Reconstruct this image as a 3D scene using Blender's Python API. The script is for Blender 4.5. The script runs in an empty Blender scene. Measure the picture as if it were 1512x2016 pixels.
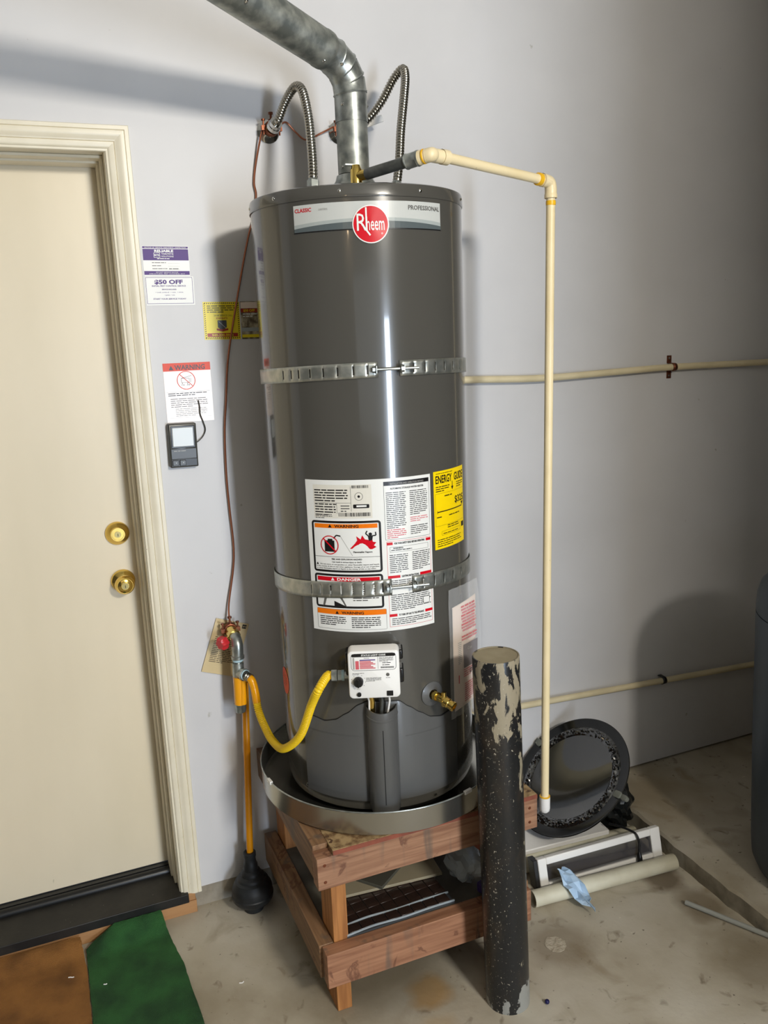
import bpy, bmesh, math, random
from mathutils import Vector, Matrix
random.seed(7)
C = bpy.context.scene.collection
V = Vector
PI = math.pi

# ------------------------------------------------------------------ camera, world, lights, exposure
sc = bpy.context.scene
cd = bpy.data.cameras.new('camera'); cam = bpy.data.objects.new('camera', cd); C.objects.link(cam)
R_ = V((0.92304516, -0.38247267, -0.04125877)); U_ = V((0.1156293, 0.17355349, 0.97801281)); F_ = V((0.36690256, 0.90752071, -0.20442275))
M = Matrix.Identity(4)
for i in range(3):
    M[i][0] = R_[i]; M[i][1] = U_[i]; M[i][2] = -F_[i]
M.translation = V((-0.2848, -2.2893, 1.6503))
cam.matrix_world = M
cd.sensor_fit = 'VERTICAL'; cd.sensor_height = 36.0; cd.sensor_width = 27.0
cd.lens = 1650.8 / 2016 * 36.0
cd.clip_start = 0.05
sc.camera = cam
w = bpy.data.worlds.new('world'); sc.world = w; w.use_nodes = True
w.node_tree.nodes['Background'].inputs[0].default_value = (0.75, 0.85, 1.0, 1)
w.node_tree.nodes['Background'].inputs[1].default_value = 0.4
vs = sc.view_settings
vs.view_transform = 'Standard'; vs.look = 'None'; vs.exposure = -0.06; vs.gamma = 1.0; vs.use_curve_mapping = False


def area(name, loc, target, sx, sy, power, col):
    l = bpy.data.lights.new(name, 'AREA'); l.shape = 'RECTANGLE'; l.size = sx; l.size_y = sy; l.energy = power; l.color = col
    o = bpy.data.objects.new(name, l); C.objects.link(o); o.location = loc
    o.rotation_euler = (V(target) - V(loc)).to_track_quat('-Z', 'Y').to_euler()
    return o


area('daylight_door_gap', (1.02, -5.7, 0.95), (1.0, 0, 0.95), 0.50, 1.7, 128, (0.72, 0.84, 1.0))
area('daylight_garage_door', (-1.1, -5.9, 1.5), (-1.1, 0, 1.2), 2.6, 1.4, 7, (0.84, 0.92, 1.0))
area('ceiling_fixture', (0.97, -4.4, 2.85), (0.6, -0.0, 2.0), 0.55, 0.3, 112, (1.0, 0.94, 0.83))
bl = bpy.data.lights.new('warm_bulb', 'POINT'); bl.energy = 5; bl.color = (1.0, 0.72, 0.42); bl.shadow_soft_size = 0.05
bo = bpy.data.objects.new('warm_bulb', bl); C.objects.link(bo); bo.location = (-1.15, -3.1, 2.27)

# ------------------------------------------------------------------ materials
def nn(nt, t, **kw):
    n = nt.nodes.new(t)
    for k, v in kw.items(): setattr(n, k, v)
    return n


def mat(name, col, rough=0.5, metal=0.0, col2=None, nscale=8.0, nstretch=(1, 1, 1), ndetail=4, npos=(0.4, 0.65), bump=0.0, bscale=60.0,
        coat=0.0, spec=0.5, speck=None, alpha=1.0, trans=0.0, ior=1.45, rvar=0.0):
    m = bpy.data.materials.new(name); m.use_nodes = True
    nt = m.node_tree; b = nt.nodes['Principled BSDF']
    b.inputs['Base Color'].default_value = (*col, 1); b.inputs['Roughness'].default_value = rough; b.inputs['Metallic'].default_value = metal
    b.inputs['Coat Weight'].default_value = coat; b.inputs['Coat Roughness'].default_value = 0.05; b.inputs['Specular IOR Level'].default_value = spec
    b.inputs['Alpha'].default_value = alpha; b.inputs['Transmission Weight'].default_value = trans; b.inputs['IOR'].default_value = ior
    tc = None
    if col2 or bump or speck or rvar:
        tc = nn(nt, 'ShaderNodeTexCoord'); mp = nn(nt, 'ShaderNodeMapping'); mp.inputs['Scale'].default_value = nstretch
        nt.links.new(tc.outputs['Object'], mp.inputs['Vector'])
    cur = None
    if col2 or rvar:
        n = nn(nt, 'ShaderNodeTexNoise'); n.inputs['Scale'].default_value = nscale; n.inputs['Detail'].default_value = ndetail
        nt.links.new(mp.outputs[0], n.inputs['Vector'])
        r = nn(nt, 'ShaderNodeValToRGB'); r.color_ramp.elements[0].position = npos[0]; r.color_ramp.elements[1].position = npos[1]
        r.color_ramp.elements[0].color = (*col, 1); r.color_ramp.elements[1].color = (*(col2 or col), 1)
        nt.links.new(n.outputs['Fac'], r.inputs['Fac']); cur = r.outputs['Color']
        if rvar:
            mr = nn(nt, 'ShaderNodeMapRange'); mr.inputs['To Min'].default_value = rough - rvar; mr.inputs['To Max'].default_value = rough + rvar
            nt.links.new(n.outputs['Fac'], mr.inputs['Value']); nt.links.new(mr.outputs[0], b.inputs['Roughness'])
    if speck:
        for (scol, sscale, thr) in speck:
            n = nn(nt, 'ShaderNodeTexNoise'); n.inputs['Scale'].default_value = sscale; n.inputs['Detail'].default_value = 3
            nt.links.new(mp.outputs[0], n.inputs['Vector'])
            r = nn(nt, 'ShaderNodeValToRGB'); r.color_ramp.elements[0].position = thr; r.color_ramp.elements[1].position = thr + 0.03
            r.color_ramp.elements[0].color = (0, 0, 0, 1); r.color_ramp.elements[1].color = (1, 1, 1, 1)
            nt.links.new(n.outputs['Fac'], r.inputs['Fac'])
            mx = nn(nt, 'ShaderNodeMix', data_type='RGBA'); mx.inputs['B'].default_value = (*scol, 1)
            nt.links.new(r.outputs['Color'], mx.inputs['Factor'])
            if cur is None: mx.inputs['A'].default_value = (*col, 1)
            else: nt.links.new(cur, mx.inputs['A'])
            cur = mx.outputs['Result']
    if cur is not None: nt.links.new(cur, b.inputs['Base Color'])
    if bump:
        n = nn(nt, 'ShaderNodeTexNoise'); n.inputs['Scale'].default_value = bscale; n.inputs['Detail'].default_value = 3
        nt.links.new(mp.outputs[0], n.inputs['Vector'])
        bp = nn(nt, 'ShaderNodeBump'); bp.inputs['Strength'].default_value = bump; bp.inputs['Distance'].default_value = 0.004
        nt.links.new(n.outputs['Fac'], bp.inputs['Height']); nt.links.new(bp.outputs[0], b.inputs['Normal'])
    return m


def s2l(r, g, b):
    f = lambda c: (c / 255 / 12.92) if c / 255 <= 0.04045 else ((c / 255 + 0.055) / 1.055) ** 2.4
    return (f(r), f(g), f(b))


MT = {}
MT['wall'] = mat('painted_drywall', s2l(204, 203, 204), 0.42, col2=s2l(211, 210, 211), nscale=2.2, bump=0.05, bscale=14,
                 speck=[(s2l(176, 174, 168), 21.0, 0.745)])
MT['ceil'] = mat('ceiling_paint', s2l(225, 222, 214), 0.8)
MT['dim'] = mat('garage_wall_paint', s2l(86, 83, 77), 0.8)
MT['dark'] = mat('dark_cabinet', s2l(60, 58, 55), 0.6)
MT['trim'] = mat('cream_trim_paint', s2l(232, 224, 203), 0.33, col2=s2l(226, 217, 194), nscale=9, bump=0.03, bscale=40, speck=[(s2l(150, 135, 105), 60.0, 0.77)])
MT['door'] = mat('cream_door_paint', s2l(226, 214, 189), 0.35, col2=s2l(219, 207, 181), nscale=3, nstretch=(1, 1, 0.35), bump=0.06, bscale=18,
                 speck=[(s2l(160, 148, 120), 24.0, 0.76)])
MT['brass'] = mat('polished_brass', s2l(232, 200, 112), 0.18, 1.0)
MT['brass_dull'] = mat('brass_cylinder', s2l(150, 135, 90), 0.35, 1.0)
MT['black_gloss'] = mat('black_plastic', s2l(22, 22, 23), 0.3)
MT['black'] = mat('black_rubber', s2l(24, 25, 27), 0.5, col2=s2l(40, 42, 44), nscale=20, bump=0.1)
MT['sill'] = mat('dark_threshold', s2l(22, 21, 20), 0.5, col2=s2l(36, 34, 31), nscale=14, bump=0.1, speck=[(s2l(150, 145, 130), 95.0, 0.76)])
MT['tank'] = mat('grey_tank_enamel', s2l(78, 76, 71), 0.2, 0.0, bump=0.03, bscale=3.5, nstretch=(1, 1, 0.3), coat=0.6, rvar=0.0)
MT['tank2'] = mat('grey_cover_enamel', s2l(86, 86, 85), 0.36, 0.0, coat=0.15)
MT['gap'] = mat('shadow_gap_black', s2l(20, 20, 20), 0.7)
MT['galv'] = mat('galvanized_steel', s2l(150, 155, 152), 0.34, 0.85, col2=s2l(186, 190, 186), nscale=38, npos=(0.42, 0.6), rvar=0.1)
MT['galv_mottled'] = mat('weathered_galvanized_steel', s2l(128, 133, 129), 0.42, 0.75, col2=s2l(178, 180, 172), nscale=32, ndetail=9, npos=(0.38, 0.66), rvar=0.12)
MT['strap'] = mat('galvanized_strap', s2l(165, 168, 162), 0.38, 0.85, col2=s2l(192, 192, 184), nscale=45, rvar=0.1)
MT['chrome'] = mat('chrome', s2l(215, 215, 212), 0.1, 1.0)
MT['stainless'] = mat('stainless_corrugated', s2l(176, 172, 162), 0.22, 1.0)
MT['blackiron'] = mat('black_iron_pipe', s2l(92, 94, 92), 0.38, 0.7, col2=s2l(120, 122, 118), nscale=30)
MT['copper'] = mat('copper_wire', s2l(176, 112, 84), 0.35, 0.75)
MT['bronze'] = mat('bronze_clamp', s2l(120, 70, 50), 0.42, 0.8, col2=s2l(150, 92, 66), nscale=70)
MT['cpvc'] = mat('cream_cpvc', s2l(240, 222, 180), 0.35, col2=s2l(232, 212, 166), nscale=6, speck=[(s2l(178, 158, 120), 60.0, 0.76)])
MT['wallpipe'] = mat('aged_cpvc', s2l(222, 208, 172), 0.4, col2=s2l(208, 194, 158), nscale=7)
MT['glue'] = mat('orange_primer', s2l(240, 186, 40), 0.35)
MT['pan'] = mat('aluminium_pan', s2l(176, 174, 166), 0.24, 0.95, rvar=0.05, nscale=4)
MT['white'] = mat('white_plastic', s2l(236, 234, 230), 0.35)
MT['offwhite'] = mat('offwhite_plastic', s2l(214, 210, 196), 0.4, col2=s2l(198, 194, 178), nscale=8, speck=[(s2l(120, 112, 90), 70.0, 0.76)])
MT['pvc'] = mat('dirty_pvc_pipe', s2l(206, 202, 182), 0.42, col2=s2l(178, 170, 146), nscale=6, speck=[(s2l(110, 100, 76), 60.0, 0.745)])
MT['paper'] = mat('label_paper', s2l(232, 232, 228), 0.32)
MT['paper2'] = mat('rating_plate_paper', s2l(222, 218, 206), 0.4)
MT['ink'] = mat('black_ink', s2l(24, 22, 22), 0.35)
MT['grey_ink'] = mat('grey_ink', s2l(96, 94, 90), 0.4)
MT['faint_ink'] = mat('light_grey_ink', s2l(165, 163, 158), 0.4)
MT['red_ink'] = mat('red_ink', s2l(204, 14, 32), 0.3, spec=0.25)
MT['pink_ink'] = mat('pink_ink', s2l(206, 96, 104), 0.35, spec=0.25)
MT['orange_ink'] = mat('orange_ink', s2l(236, 120, 16), 0.32, spec=0.25)
MT['orangered'] = mat('orange_red_ink', s2l(224, 76, 46), 0.32, spec=0.25)
MT['purple'] = mat('purple_ink', s2l(84, 56, 128), 0.4, spec=0.25)
MT['yellow_ink'] = mat('yellow_sticker', s2l(236, 214, 40), 0.32)
MT['energy'] = mat('energy_yellow', s2l(250, 214, 10), 0.32)
MT['maroon'] = mat('maroon_ink', s2l(160, 50, 34), 0.35)
MT['pinkpaper'] = mat('pink_white_paper', s2l(238, 220, 206), 0.22)
MT['maroondark'] = mat('dark_maroon_ink', s2l(70, 50, 58), 0.35)
MT['brownpic'] = mat('brown_photo_print', s2l(96, 84, 66), 0.3, col2=s2l(186, 176, 150), nscale=60)
MT['bannerlite'] = mat('banner_light', s2l(196, 198, 194), 0.25)
MT['bannermid'] = mat('banner_mid', s2l(166, 172, 170), 0.25)
MT['bannerdark'] = mat('banner_dark', s2l(88, 96, 98), 0.25)
MT['tan'] = mat('tan_card', s2l(214, 194, 152), 0.55, col2=s2l(204, 184, 140), nscale=8)
MT['tag_ink'] = mat('tag_ink', s2l(96, 80, 60), 0.5)
MT['redknob'] = mat('red_valve_handle', s2l(196, 44, 50), 0.3)
MT['hose'] = mat('yellow_coated_hose', s2l(240, 200, 30), 0.36)
MT['sleeve'] = mat('amber_sleeve', s2l(238, 162, 14), 0.22, coat=0.5)
MT['handle'] = mat('orange_painted_wood', s2l(228, 146, 10), 0.32)
MT['seal'] = mat('blue_white_sealant', s2l(168, 196, 206), 0.5)
MT['opener'] = mat('charcoal_plastic', s2l(58, 58, 54), 0.32)
MT['opener2'] = mat('dark_slate_plastic', s2l(74, 76, 78), 0.35)
MT['bin'] = mat('blue_black_plastic', s2l(48, 58, 66), 0.42, col2=s2l(40, 50, 58), nscale=5, bump=0.05, bscale=120)
MT['bulbglass'] = None
MT['coir'] = mat('brown_coir', s2l(150, 102, 50), 0.95, col2=s2l(112, 74, 34), nscale=9, ndetail=8, bump=1.0, bscale=420, speck=[(s2l(60, 60, 36), 8.0, 0.66)])
MT['turf'] = mat('green_turf', s2l(46, 96, 48), 0.95, col2=s2l(32, 68, 36), nscale=10, ndetail=8, bump=1.0, bscale=420, speck=[(s2l(150, 165, 130), 210.0, 0.80)])
MT['osb'] = mat('chipboard', s2l(112, 84, 54), 0.7, col2=s2l(168, 142, 102), nscale=46, ndetail=6, npos=(0.38, 0.56), bump=0.3, bscale=90, speck=[(s2l(86, 60, 40), 38.0, 0.60), (s2l(96, 112, 110), 20.0, 0.74)])
MT['redply'] = mat('red_plywood_edge', s2l(140, 74, 54), 0.65, col2=s2l(116, 64, 48), nscale=20)
MT['shelf'] = mat('dusty_dark_board', s2l(70, 66, 58), 0.7, col2=s2l(92, 88, 78), nscale=9)
MT['tile'] = mat('dark_glass_tile', s2l(44, 32, 28), 0.25, col2=s2l(56, 42, 36), nscale=12)
MT['grout'] = mat('tile_mesh', s2l(96, 86, 76), 0.7)
MT['card'] = mat('grey_beige_tile', s2l(150, 140, 116), 0.55)
MT['card2'] = mat('dark_grey_slab', s2l(74, 72, 62), 0.6)
MT['bag'] = mat('black_bag_plastic', s2l(22, 24, 24), 0.28, bump=0.5, bscale=30)
MT['rod'] = mat('grey_conduit', s2l(150, 150, 142), 0.45)
MT['bead'] = mat('navy_bead', s2l(24, 22, 70), 0.2)
MT['bluepaper'] = mat('blue_paper', s2l(168, 196, 224), 0.6, col2=s2l(190, 214, 236), nscale=30, speck=[(s2l(84, 108, 140), 45.0, 0.66)])
MT['stripwood'] = mat('tan_wood_strip', s2l(176, 132, 88), 0.6, col2=s2l(156, 112, 72), nscale=14, nstretch=(0.3, 3, 3))
MT['footing'] = mat('concrete_footing', s2l(150, 142, 128), 0.9, col2=s2l(126, 118, 104), nscale=16, bump=0.3)
MT['purplething'] = mat('purple_plastic', s2l(66, 50, 110), 0.35)
MT['clearfilm'] = mat('clear_plastic_film', (0.9, 0.9, 0.9), 0.12, alpha=0.22)
MT['bagfilm'] = mat('cloudy_plastic_bag', s2l(190, 200, 205), 0.25, alpha=0.45)
MT['tint'] = mat('tinted_black_glass', s2l(24, 24, 20), 0.04, coat=1.0, alpha=0.86, spec=1.0)
MT['tintrim'] = mat('black_glass_rim', s2l(10, 11, 11), 0.12, coat=0.25, spec=0.4)
MT['tintripple'] = mat('rippled_black_glass', s2l(16, 17, 17), 0.05, coat=1.0, spec=1.0)
MT['window_tint'] = mat('smoked_window', s2l(70, 70, 78), 0.12, alpha=0.35)
MT['oven'] = mat('dark_appliance_case', s2l(34, 33, 32), 0.5)


def wood(name, c1, c2, axis, stain=True, seed=0):
    m = bpy.data.materials.new(name); m.use_nodes = True; nt = m.node_tree; b = nt.nodes['Principled BSDF']; b.inputs['Roughness'].default_value = 0.62
    tc = nn(nt, 'ShaderNodeTexCoord'); mp = nn(nt, 'ShaderNodeMapping')
    s = [26, 26, 26]; s[axis] = 1.6
    mp.inputs['Scale'].default_value = s; mp.inputs['Location'].default_value = (seed, seed * 2, 0)
    nt.links.new(tc.outputs['Object'], mp.inputs['Vector'])
    n = nn(nt, 'ShaderNodeTexNoise'); n.inputs['Scale'].default_value = 3.0; n.inputs['Detail'].default_value = 6; n.inputs['Distortion'].default_value = 0.6
    nt.links.new(mp.outputs[0], n.inputs['Vector'])
    r = nn(nt, 'ShaderNodeValToRGB'); r.color_ramp.elements[0].position = 0.35; r.color_ramp.elements[1].position = 0.66
    r.color_ramp.elements[0].color = (*c1, 1); r.color_ramp.elements[1].color = (*c2, 1)
    nt.links.new(n.outputs['Fac'], r.inputs['Fac']); cur = r.outputs['Color']

    def layer(vec, scale, lo, hi, col, fac, dist=0.0, det=3):
        nonlocal cur
        k = nn(nt, 'ShaderNodeTexNoise'); k.inputs['Scale'].default_value = scale; k.inputs['Detail'].default_value = det; k.inputs['Distortion'].default_value = dist
        nt.links.new(vec, k.inputs['Vector'])
        q = nn(nt, 'ShaderNodeValToRGB'); q.color_ramp.elements[0].position = lo; q.color_ramp.elements[0].color = (0, 0, 0, 1)
        q.color_ramp.elements[1].position = (lo + hi) / 2; q.color_ramp.elements[1].color = (fac, fac, fac, 1)
        e = q.color_ramp.elements.new(hi); e.color = (0, 0, 0, 1)
        nt.links.new(k.outputs['Fac'], q.inputs['Fac'])
        mx = nn(nt, 'ShaderNodeMix', data_type='RGBA'); mx.inputs['B'].default_value = (*col, 1)
        nt.links.new(q.outputs['Color'], mx.inputs['Factor']); nt.links.new(cur, mx.inputs['A']); cur = mx.outputs['Result']
    if stain:
        m2 = nn(nt, 'ShaderNodeMapping'); m2.inputs['Location'].default_value = (seed * 3 + 1.3, 0, 0); nt.links.new(tc.outputs['Object'], m2.inputs['Vector'])
        layer(m2.outputs[0], 8, 0.60, 0.70, s2l(92, 54, 36), 0.8, 2.2, 9)      # tide marks of dried water
        m3 = nn(nt, 'ShaderNodeMapping'); sc3 = [9, 9, 1.0]; m3.inputs['Scale'].default_value = sc3; m3.inputs['Location'].default_value = (seed, 0, 0)
        nt.links.new(tc.outputs['Object'], m3.inputs['Vector'])
        layer(m3.outputs[0], 2.6, 0.57, 0.80, s2l(92, 82, 72), 0.7, 0.2, 2)     # grey drips running down
    nt.links.new(cur, b.inputs['Base Color'])
    bp = nn(nt, 'ShaderNodeBump'); bp.inputs['Strength'].default_value = 0.15; bp.inputs['Distance'].default_value = 0.003
    nt.links.new(n.outputs['Fac'], bp.inputs['Height']); nt.links.new(bp.outputs[0], b.inputs['Normal'])
    return m


MT['wood_x'] = wood('redwood_board', s2l(160, 120, 92), s2l(124, 84, 60), 0, True, 1)
MT['wood_x2'] = wood('redwood_board_lower', s2l(164, 118, 88), s2l(132, 88, 62), 0, True, 4)
MT['wood_y'] = wood('weathered_board', s2l(142, 108, 76), s2l(108, 78, 52), 1, True, 2)
MT['wood_z'] = wood('orange_fir_leg', s2l(180, 122, 66), s2l(144, 92, 46), 2, False, 3)


def floor_mat(name, stains):
    m = bpy.data.materials.new(name); m.use_nodes = True; nt = m.node_tree; b = nt.nodes['Principled BSDF']; b.inputs['Roughness'].default_value = 0.72
    tc = nn(nt, 'ShaderNodeTexCoord'); vec = tc.outputs['Object']

    def noise(scale, det=5, dist=0.0):
        k = nn(nt, 'ShaderNodeTexNoise'); k.inputs['Scale'].default_value = scale; k.inputs['Detail'].default_value = det; k.inputs['Distortion'].default_value = dist
        nt.links.new(vec, k.inputs['Vector']); return k.outputs['Fac']

    def ramp(f, pts):
        r = nn(nt, 'ShaderNodeValToRGB')
        while len(r.color_ramp.elements) < len(pts): r.color_ramp.elements.new(0.5)
        for e, (p, c) in zip(r.color_ramp.elements, pts): e.position = p; e.color = (*c, 1)
        nt.links.new(f, r.inputs['Fac']); return r.outputs['Color']

    def mix(a, bb, f):
        mx = nn(nt, 'ShaderNodeMix', data_type='RGBA')
        nt.links.new(f, mx.inputs['Factor']); nt.links.new(a, mx.inputs['A'])
        if isinstance(bb, tuple): mx.inputs['B'].default_value = (*bb, 1)
        else: nt.links.new(bb, mx.inputs['B'])
        return mx.outputs['Result']
    K = (0, 0, 0); W = (1, 1, 1)
    cur = ramp(noise(3.2, 8), [(0.33, s2l(150, 139, 118)), (0.5, s2l(176, 167, 149)), (0.68, s2l(190, 183, 168))])
    cur = mix(cur, s2l(128, 112, 84), ramp(noise(6.0, 6, 0.8), [(0.58, K), (0.74, (0.7,) * 3)]))
    cur = mix(cur, s2l(96, 82, 60), ramp(noise(17.0, 5, 0.7), [(0.63, K), (0.72, (0.65,) * 3)]))
    cur = mix(cur, s2l(70, 60, 46), ramp(noise(60.0, 3, 0.2), [(0.70, K), (0.74, (0.8,) * 3)]))
    cur = mix(cur, s2l(206, 198, 180), ramp(noise(34.0, 3), [(0.715, K), (0.75, (0.6,) * 3)]))
    for (x, y, rad, col, st) in stains:
        d = nn(nt, 'ShaderNodeVectorMath', operation='DISTANCE'); d.inputs[1].default_value = (x, y, 0)
        n2 = nn(nt, 'ShaderNodeTexNoise'); n2.inputs['Scale'].default_value = 14; nt.links.new(vec, n2.inputs['Vector'])
        ad = nn(nt, 'ShaderNodeVectorMath', operation='MULTIPLY_ADD'); ad.inputs[1].default_value = (0.06, 0.06, 0.0); nt.links.new(n2.outputs['Color'], ad.inputs[0]); nt.links.new(vec, ad.inputs[2])
        nt.links.new(ad.outputs[0], d.inputs[0])
        cur = mix(cur, col, ramp(d.outputs['Value'], [(rad * 0.5, (st,) * 3), (rad, K)]))
    nt.links.new(cur, b.inputs['Base Color'])
    bp = nn(nt, 'ShaderNodeBump'); bp.inputs['Strength'].default_value = 0.25; bp.inputs['Distance'].default_value = 0.004
    nt.links.new(noise(45, 6), bp.inputs['Height']); nt.links.new(bp.outputs[0], b.inputs['Normal'])
    return m


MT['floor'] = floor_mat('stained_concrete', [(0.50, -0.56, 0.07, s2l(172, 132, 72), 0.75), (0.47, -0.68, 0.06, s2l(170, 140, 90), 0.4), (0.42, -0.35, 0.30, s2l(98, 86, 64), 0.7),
                                             (0.90, -0.57, 0.12, s2l(120, 104, 80), 0.6), (1.36, -0.60, 0.09, s2l(104, 88, 62), 0.7), (1.33, -0.85, 0.13, s2l(116, 102, 78), 0.5), (1.34, -0.47, 0.07, s2l(92, 76, 56), 0.8)])
MT['floor2'] = floor_mat('stained_concrete_step', [(1.6, -0.2, 0.25, s2l(136, 118, 88), 0.4)])


def column_mat():
    m = bpy.data.materials.new('chipped_black_paint'); m.use_nodes = True; nt = m.node_tree; b = nt.nodes['Principled BSDF']
    tc = nn(nt, 'ShaderNodeTexCoord'); vec = tc.outputs['Object']; sx = nn(nt, 'ShaderNodeSeparateXYZ'); nt.links.new(vec, sx.inputs[0])

    def mr(f, a, b_, c, d):
        q = nn(nt, 'ShaderNodeMapRange'); q.inputs['From Min'].default_value = a; q.inputs['From Max'].default_value = b_; q.inputs['To Min'].default_value = c; q.inputs['To Max'].default_value = d
        nt.links.new(f, q.inputs['Value']); return q.outputs[0]

    def math_(op, a, bb):
        q = nn(nt, 'ShaderNodeMath', operation=op)
        for i, s in enumerate((a, bb)):
            if isinstance(s, (int, float)): q.inputs[i].default_value = s
            else: nt.links.new(s, q.inputs[i])
        return q.outputs[0]

    def noise(scale, st=(1, 1, 1), det=5, dist=0.3):
        mp = nn(nt, 'ShaderNodeMapping'); mp.inputs['Scale'].default_value = st; nt.links.new(vec, mp.inputs['Vector'])
        k = nn(nt, 'ShaderNodeTexNoise'); k.inputs['Scale'].default_value = scale; k.inputs['Detail'].default_value = det; k.inputs['Distortion'].default_value = dist; k.inputs['Roughness'].default_value = 0.6
        nt.links.new(mp.outputs[0], k.inputs['Vector']); return k.outputs['Fac']

    def mix(a, bb, f):
        mx = nn(nt, 'ShaderNodeMix', data_type='RGBA'); nt.links.new(f, mx.inputs['Factor'])
        if isinstance(a, tuple): mx.inputs['A'].default_value = (*a, 1)
        else: nt.links.new(a, mx.inputs['A'])
        mx.inputs['B'].default_value = (*bb, 1); return mx.outputs['Result']
    z = sx.outputs['Z']; x = sx.outputs['X']
    cur = mix(s2l(28, 29, 30), s2l(48, 42, 36), mr(noise(16, (1, 1, 0.5)), 0.5, 0.7, 0, 1))
    up = math_('ADD', math_('ADD', mr(z, 0.52, 0.92, -0.15, 0.092), mr(x, -0.05, 0.045, -0.075, 0.055)), noise(30, (1, 1, 0.40), 14, 0.5))
    cur = mix(cur, s2l(146, 136, 114), mr(up, 0.515, 0.535, 0, 1))
    lo = math_('ADD', math_('ADD', mr(z, 0.0, 0.16, 0.10, -0.22), mr(x, 0.0, 0.045, -0.10, 0.07)), noise(20, (1, 1, 0.8), 4, 0.3))
    cur = mix(cur, s2l(142, 142, 136), mr(lo, 0.47, 0.49, 0, 1))
    sp = math_('ADD', noise(190, (1, 1, 0.8), 5, 0.0), mr(x, -0.05, 0.05, 0.055, -0.03))
    cur = mix(cur, s2l(176, 168, 150), mr(sp, 0.675, 0.71, 0, 0.85))
    nt.links.new(cur, b.inputs['Base Color'])
    nt.links.new(mr(up, 0.50, 0.54, 0.3, 0.6), b.inputs['Roughness'])
    return m


MT['column'] = column_mat()
MT['concrete_cap'] = mat('concrete_fill', s2l(150, 140, 116), 0.85, col2=s2l(164, 154, 130), nscale=14, bump=0.2)
MT['column_edge'] = mat('rusty_brown_edge', s2l(70, 52, 36), 0.6)

# ------------------------------------------------------------------ geometry helpers
ORG = {}


def link(name, me, mats, parent=None, loc=None, smooth=True):
    o = bpy.data.objects.new(name, me); C.objects.link(o)
    for m_ in (mats if isinstance(mats, (list, tuple)) else [mats]): me.materials.append(m_)
    org = ORG[parent.name] if parent else V(loc or (0, 0, 0))
    if org.length: me.transform(Matrix.Translation(-org))
    if parent: o.parent = parent
    else: o.location = org
    ORG[o.name] = org
    return o


def thing(name, label, cat, loc, group=None):
    o = bpy.data.objects.new(name, None); C.objects.link(o); o.location = loc; o.empty_display_size = 0.05
    o['label'] = label; o['category'] = cat
    if group: o['group'] = group
    ORG[o.name] = V(loc); return o


def tag(o, label, cat=None, group=None):
    o['label'] = label
    if cat: o['category'] = cat
    if group: o['group'] = group
    return o


def struct(o):
    o['kind'] = 'structure'; return o


def new(): return bmesh.new()


def fin(name, bm, mats, parent=None, loc=None, smooth=35, bevel=0):
    bmesh.ops.recalc_face_normals(bm, faces=bm.faces)
    me = bpy.data.meshes.new(name); bm.to_mesh(me); bm.free()
    if smooth:
        me.shade_smooth()
        try: me.set_sharp_from_angle(angle=math.radians(smooth))
        except Exception: pass
    o = link(name, me, mats, parent, loc)
    if bevel:
        md = o.modifiers.new('bevel', 'BEVEL'); md.width = bevel; md.segments = 2; md.limit_method = 'ANGLE'; md.angle_limit = 0.7
    return o


def box(bm, x0, x1, y0, y1, z0, z1, mi=0, mtx=None):
    vs_ = [bm.verts.new(p) for p in ((x0, y0, z0), (x1, y0, z0), (x1, y1, z0), (x0, y1, z0), (x0, y0, z1), (x1, y0, z1), (x1, y1, z1), (x0, y1, z1))]
    if mtx:
        for v in vs_: v.co = mtx @ v.co
    for f in ((0, 3, 2, 1), (4, 5, 6, 7), (0, 1, 5, 4), (1, 2, 6, 5), (2, 3, 7, 6), (3, 0, 4, 7)):
        fc = bm.faces.new([vs_[i] for i in f]); fc.material_index = mi
    return vs_


def lathe(bm, prof, seg=32, c=(0, 0, 0), axis=(0, 0, 1), mi=0, ang=None):
    q = V((0, 0, 1)).rotation_difference(V(axis).normalized()); c = V(c); rings = []
    for (r, h) in prof:
        if r < 1e-6: rings.append([bm.verts.new(c + q @ V((0, 0, h)))])
        else: rings.append([bm.verts.new(c + q @ V((r * math.cos(2 * PI * k / seg), r * math.sin(2 * PI * k / seg), h))) for k in range(seg)])
    for a, b in zip(rings, rings[1:]):
        if len(a) == 1 and len(b) == 1: continue
        for k in range(seg):
            k2 = (k + 1) % seg
            if len(a) == 1: f = bm.faces.new((a[0], b[k], b[k2]))
            elif len(b) == 1: f = bm.faces.new((a[k], a[k2], b[0]))
            else: f = bm.faces.new((a[k], a[k2], b[k2], b[k]))
            f.material_index = mi


def curve(pts, n):
    P = [V(p) for p in pts]; P = [2 * P[0] - P[1]] + P + [2 * P[-1] - P[-2]]; out = []
    for i in range(1, len(P) - 2):
        p0, p1, p2, p3 = P[i - 1:i + 3]
        for k in range(n):
            t = k / n
            out.append(0.5 * ((2 * p1) + (p2 - p0) * t + (2 * p0 - 5 * p1 + 4 * p2 - p3) * t * t + (3 * p1 - p0 - 3 * p2 + p3) * t ** 3))
    out.append(P[-2]); return out


def resample(P, step):
    out = [P[0]]; acc = 0
    for a, b in zip(P, P[1:]):
        L = (b - a).length
        while acc + L >= step:
            t = (step - acc) / L; a = a + (b - a) * t; out.append(a.copy()); L = (b - a).length; acc = 0
        acc += L
    if (P[-1] - out[-1]).length > step * 0.3: out.append(P[-1])
    return out


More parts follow.
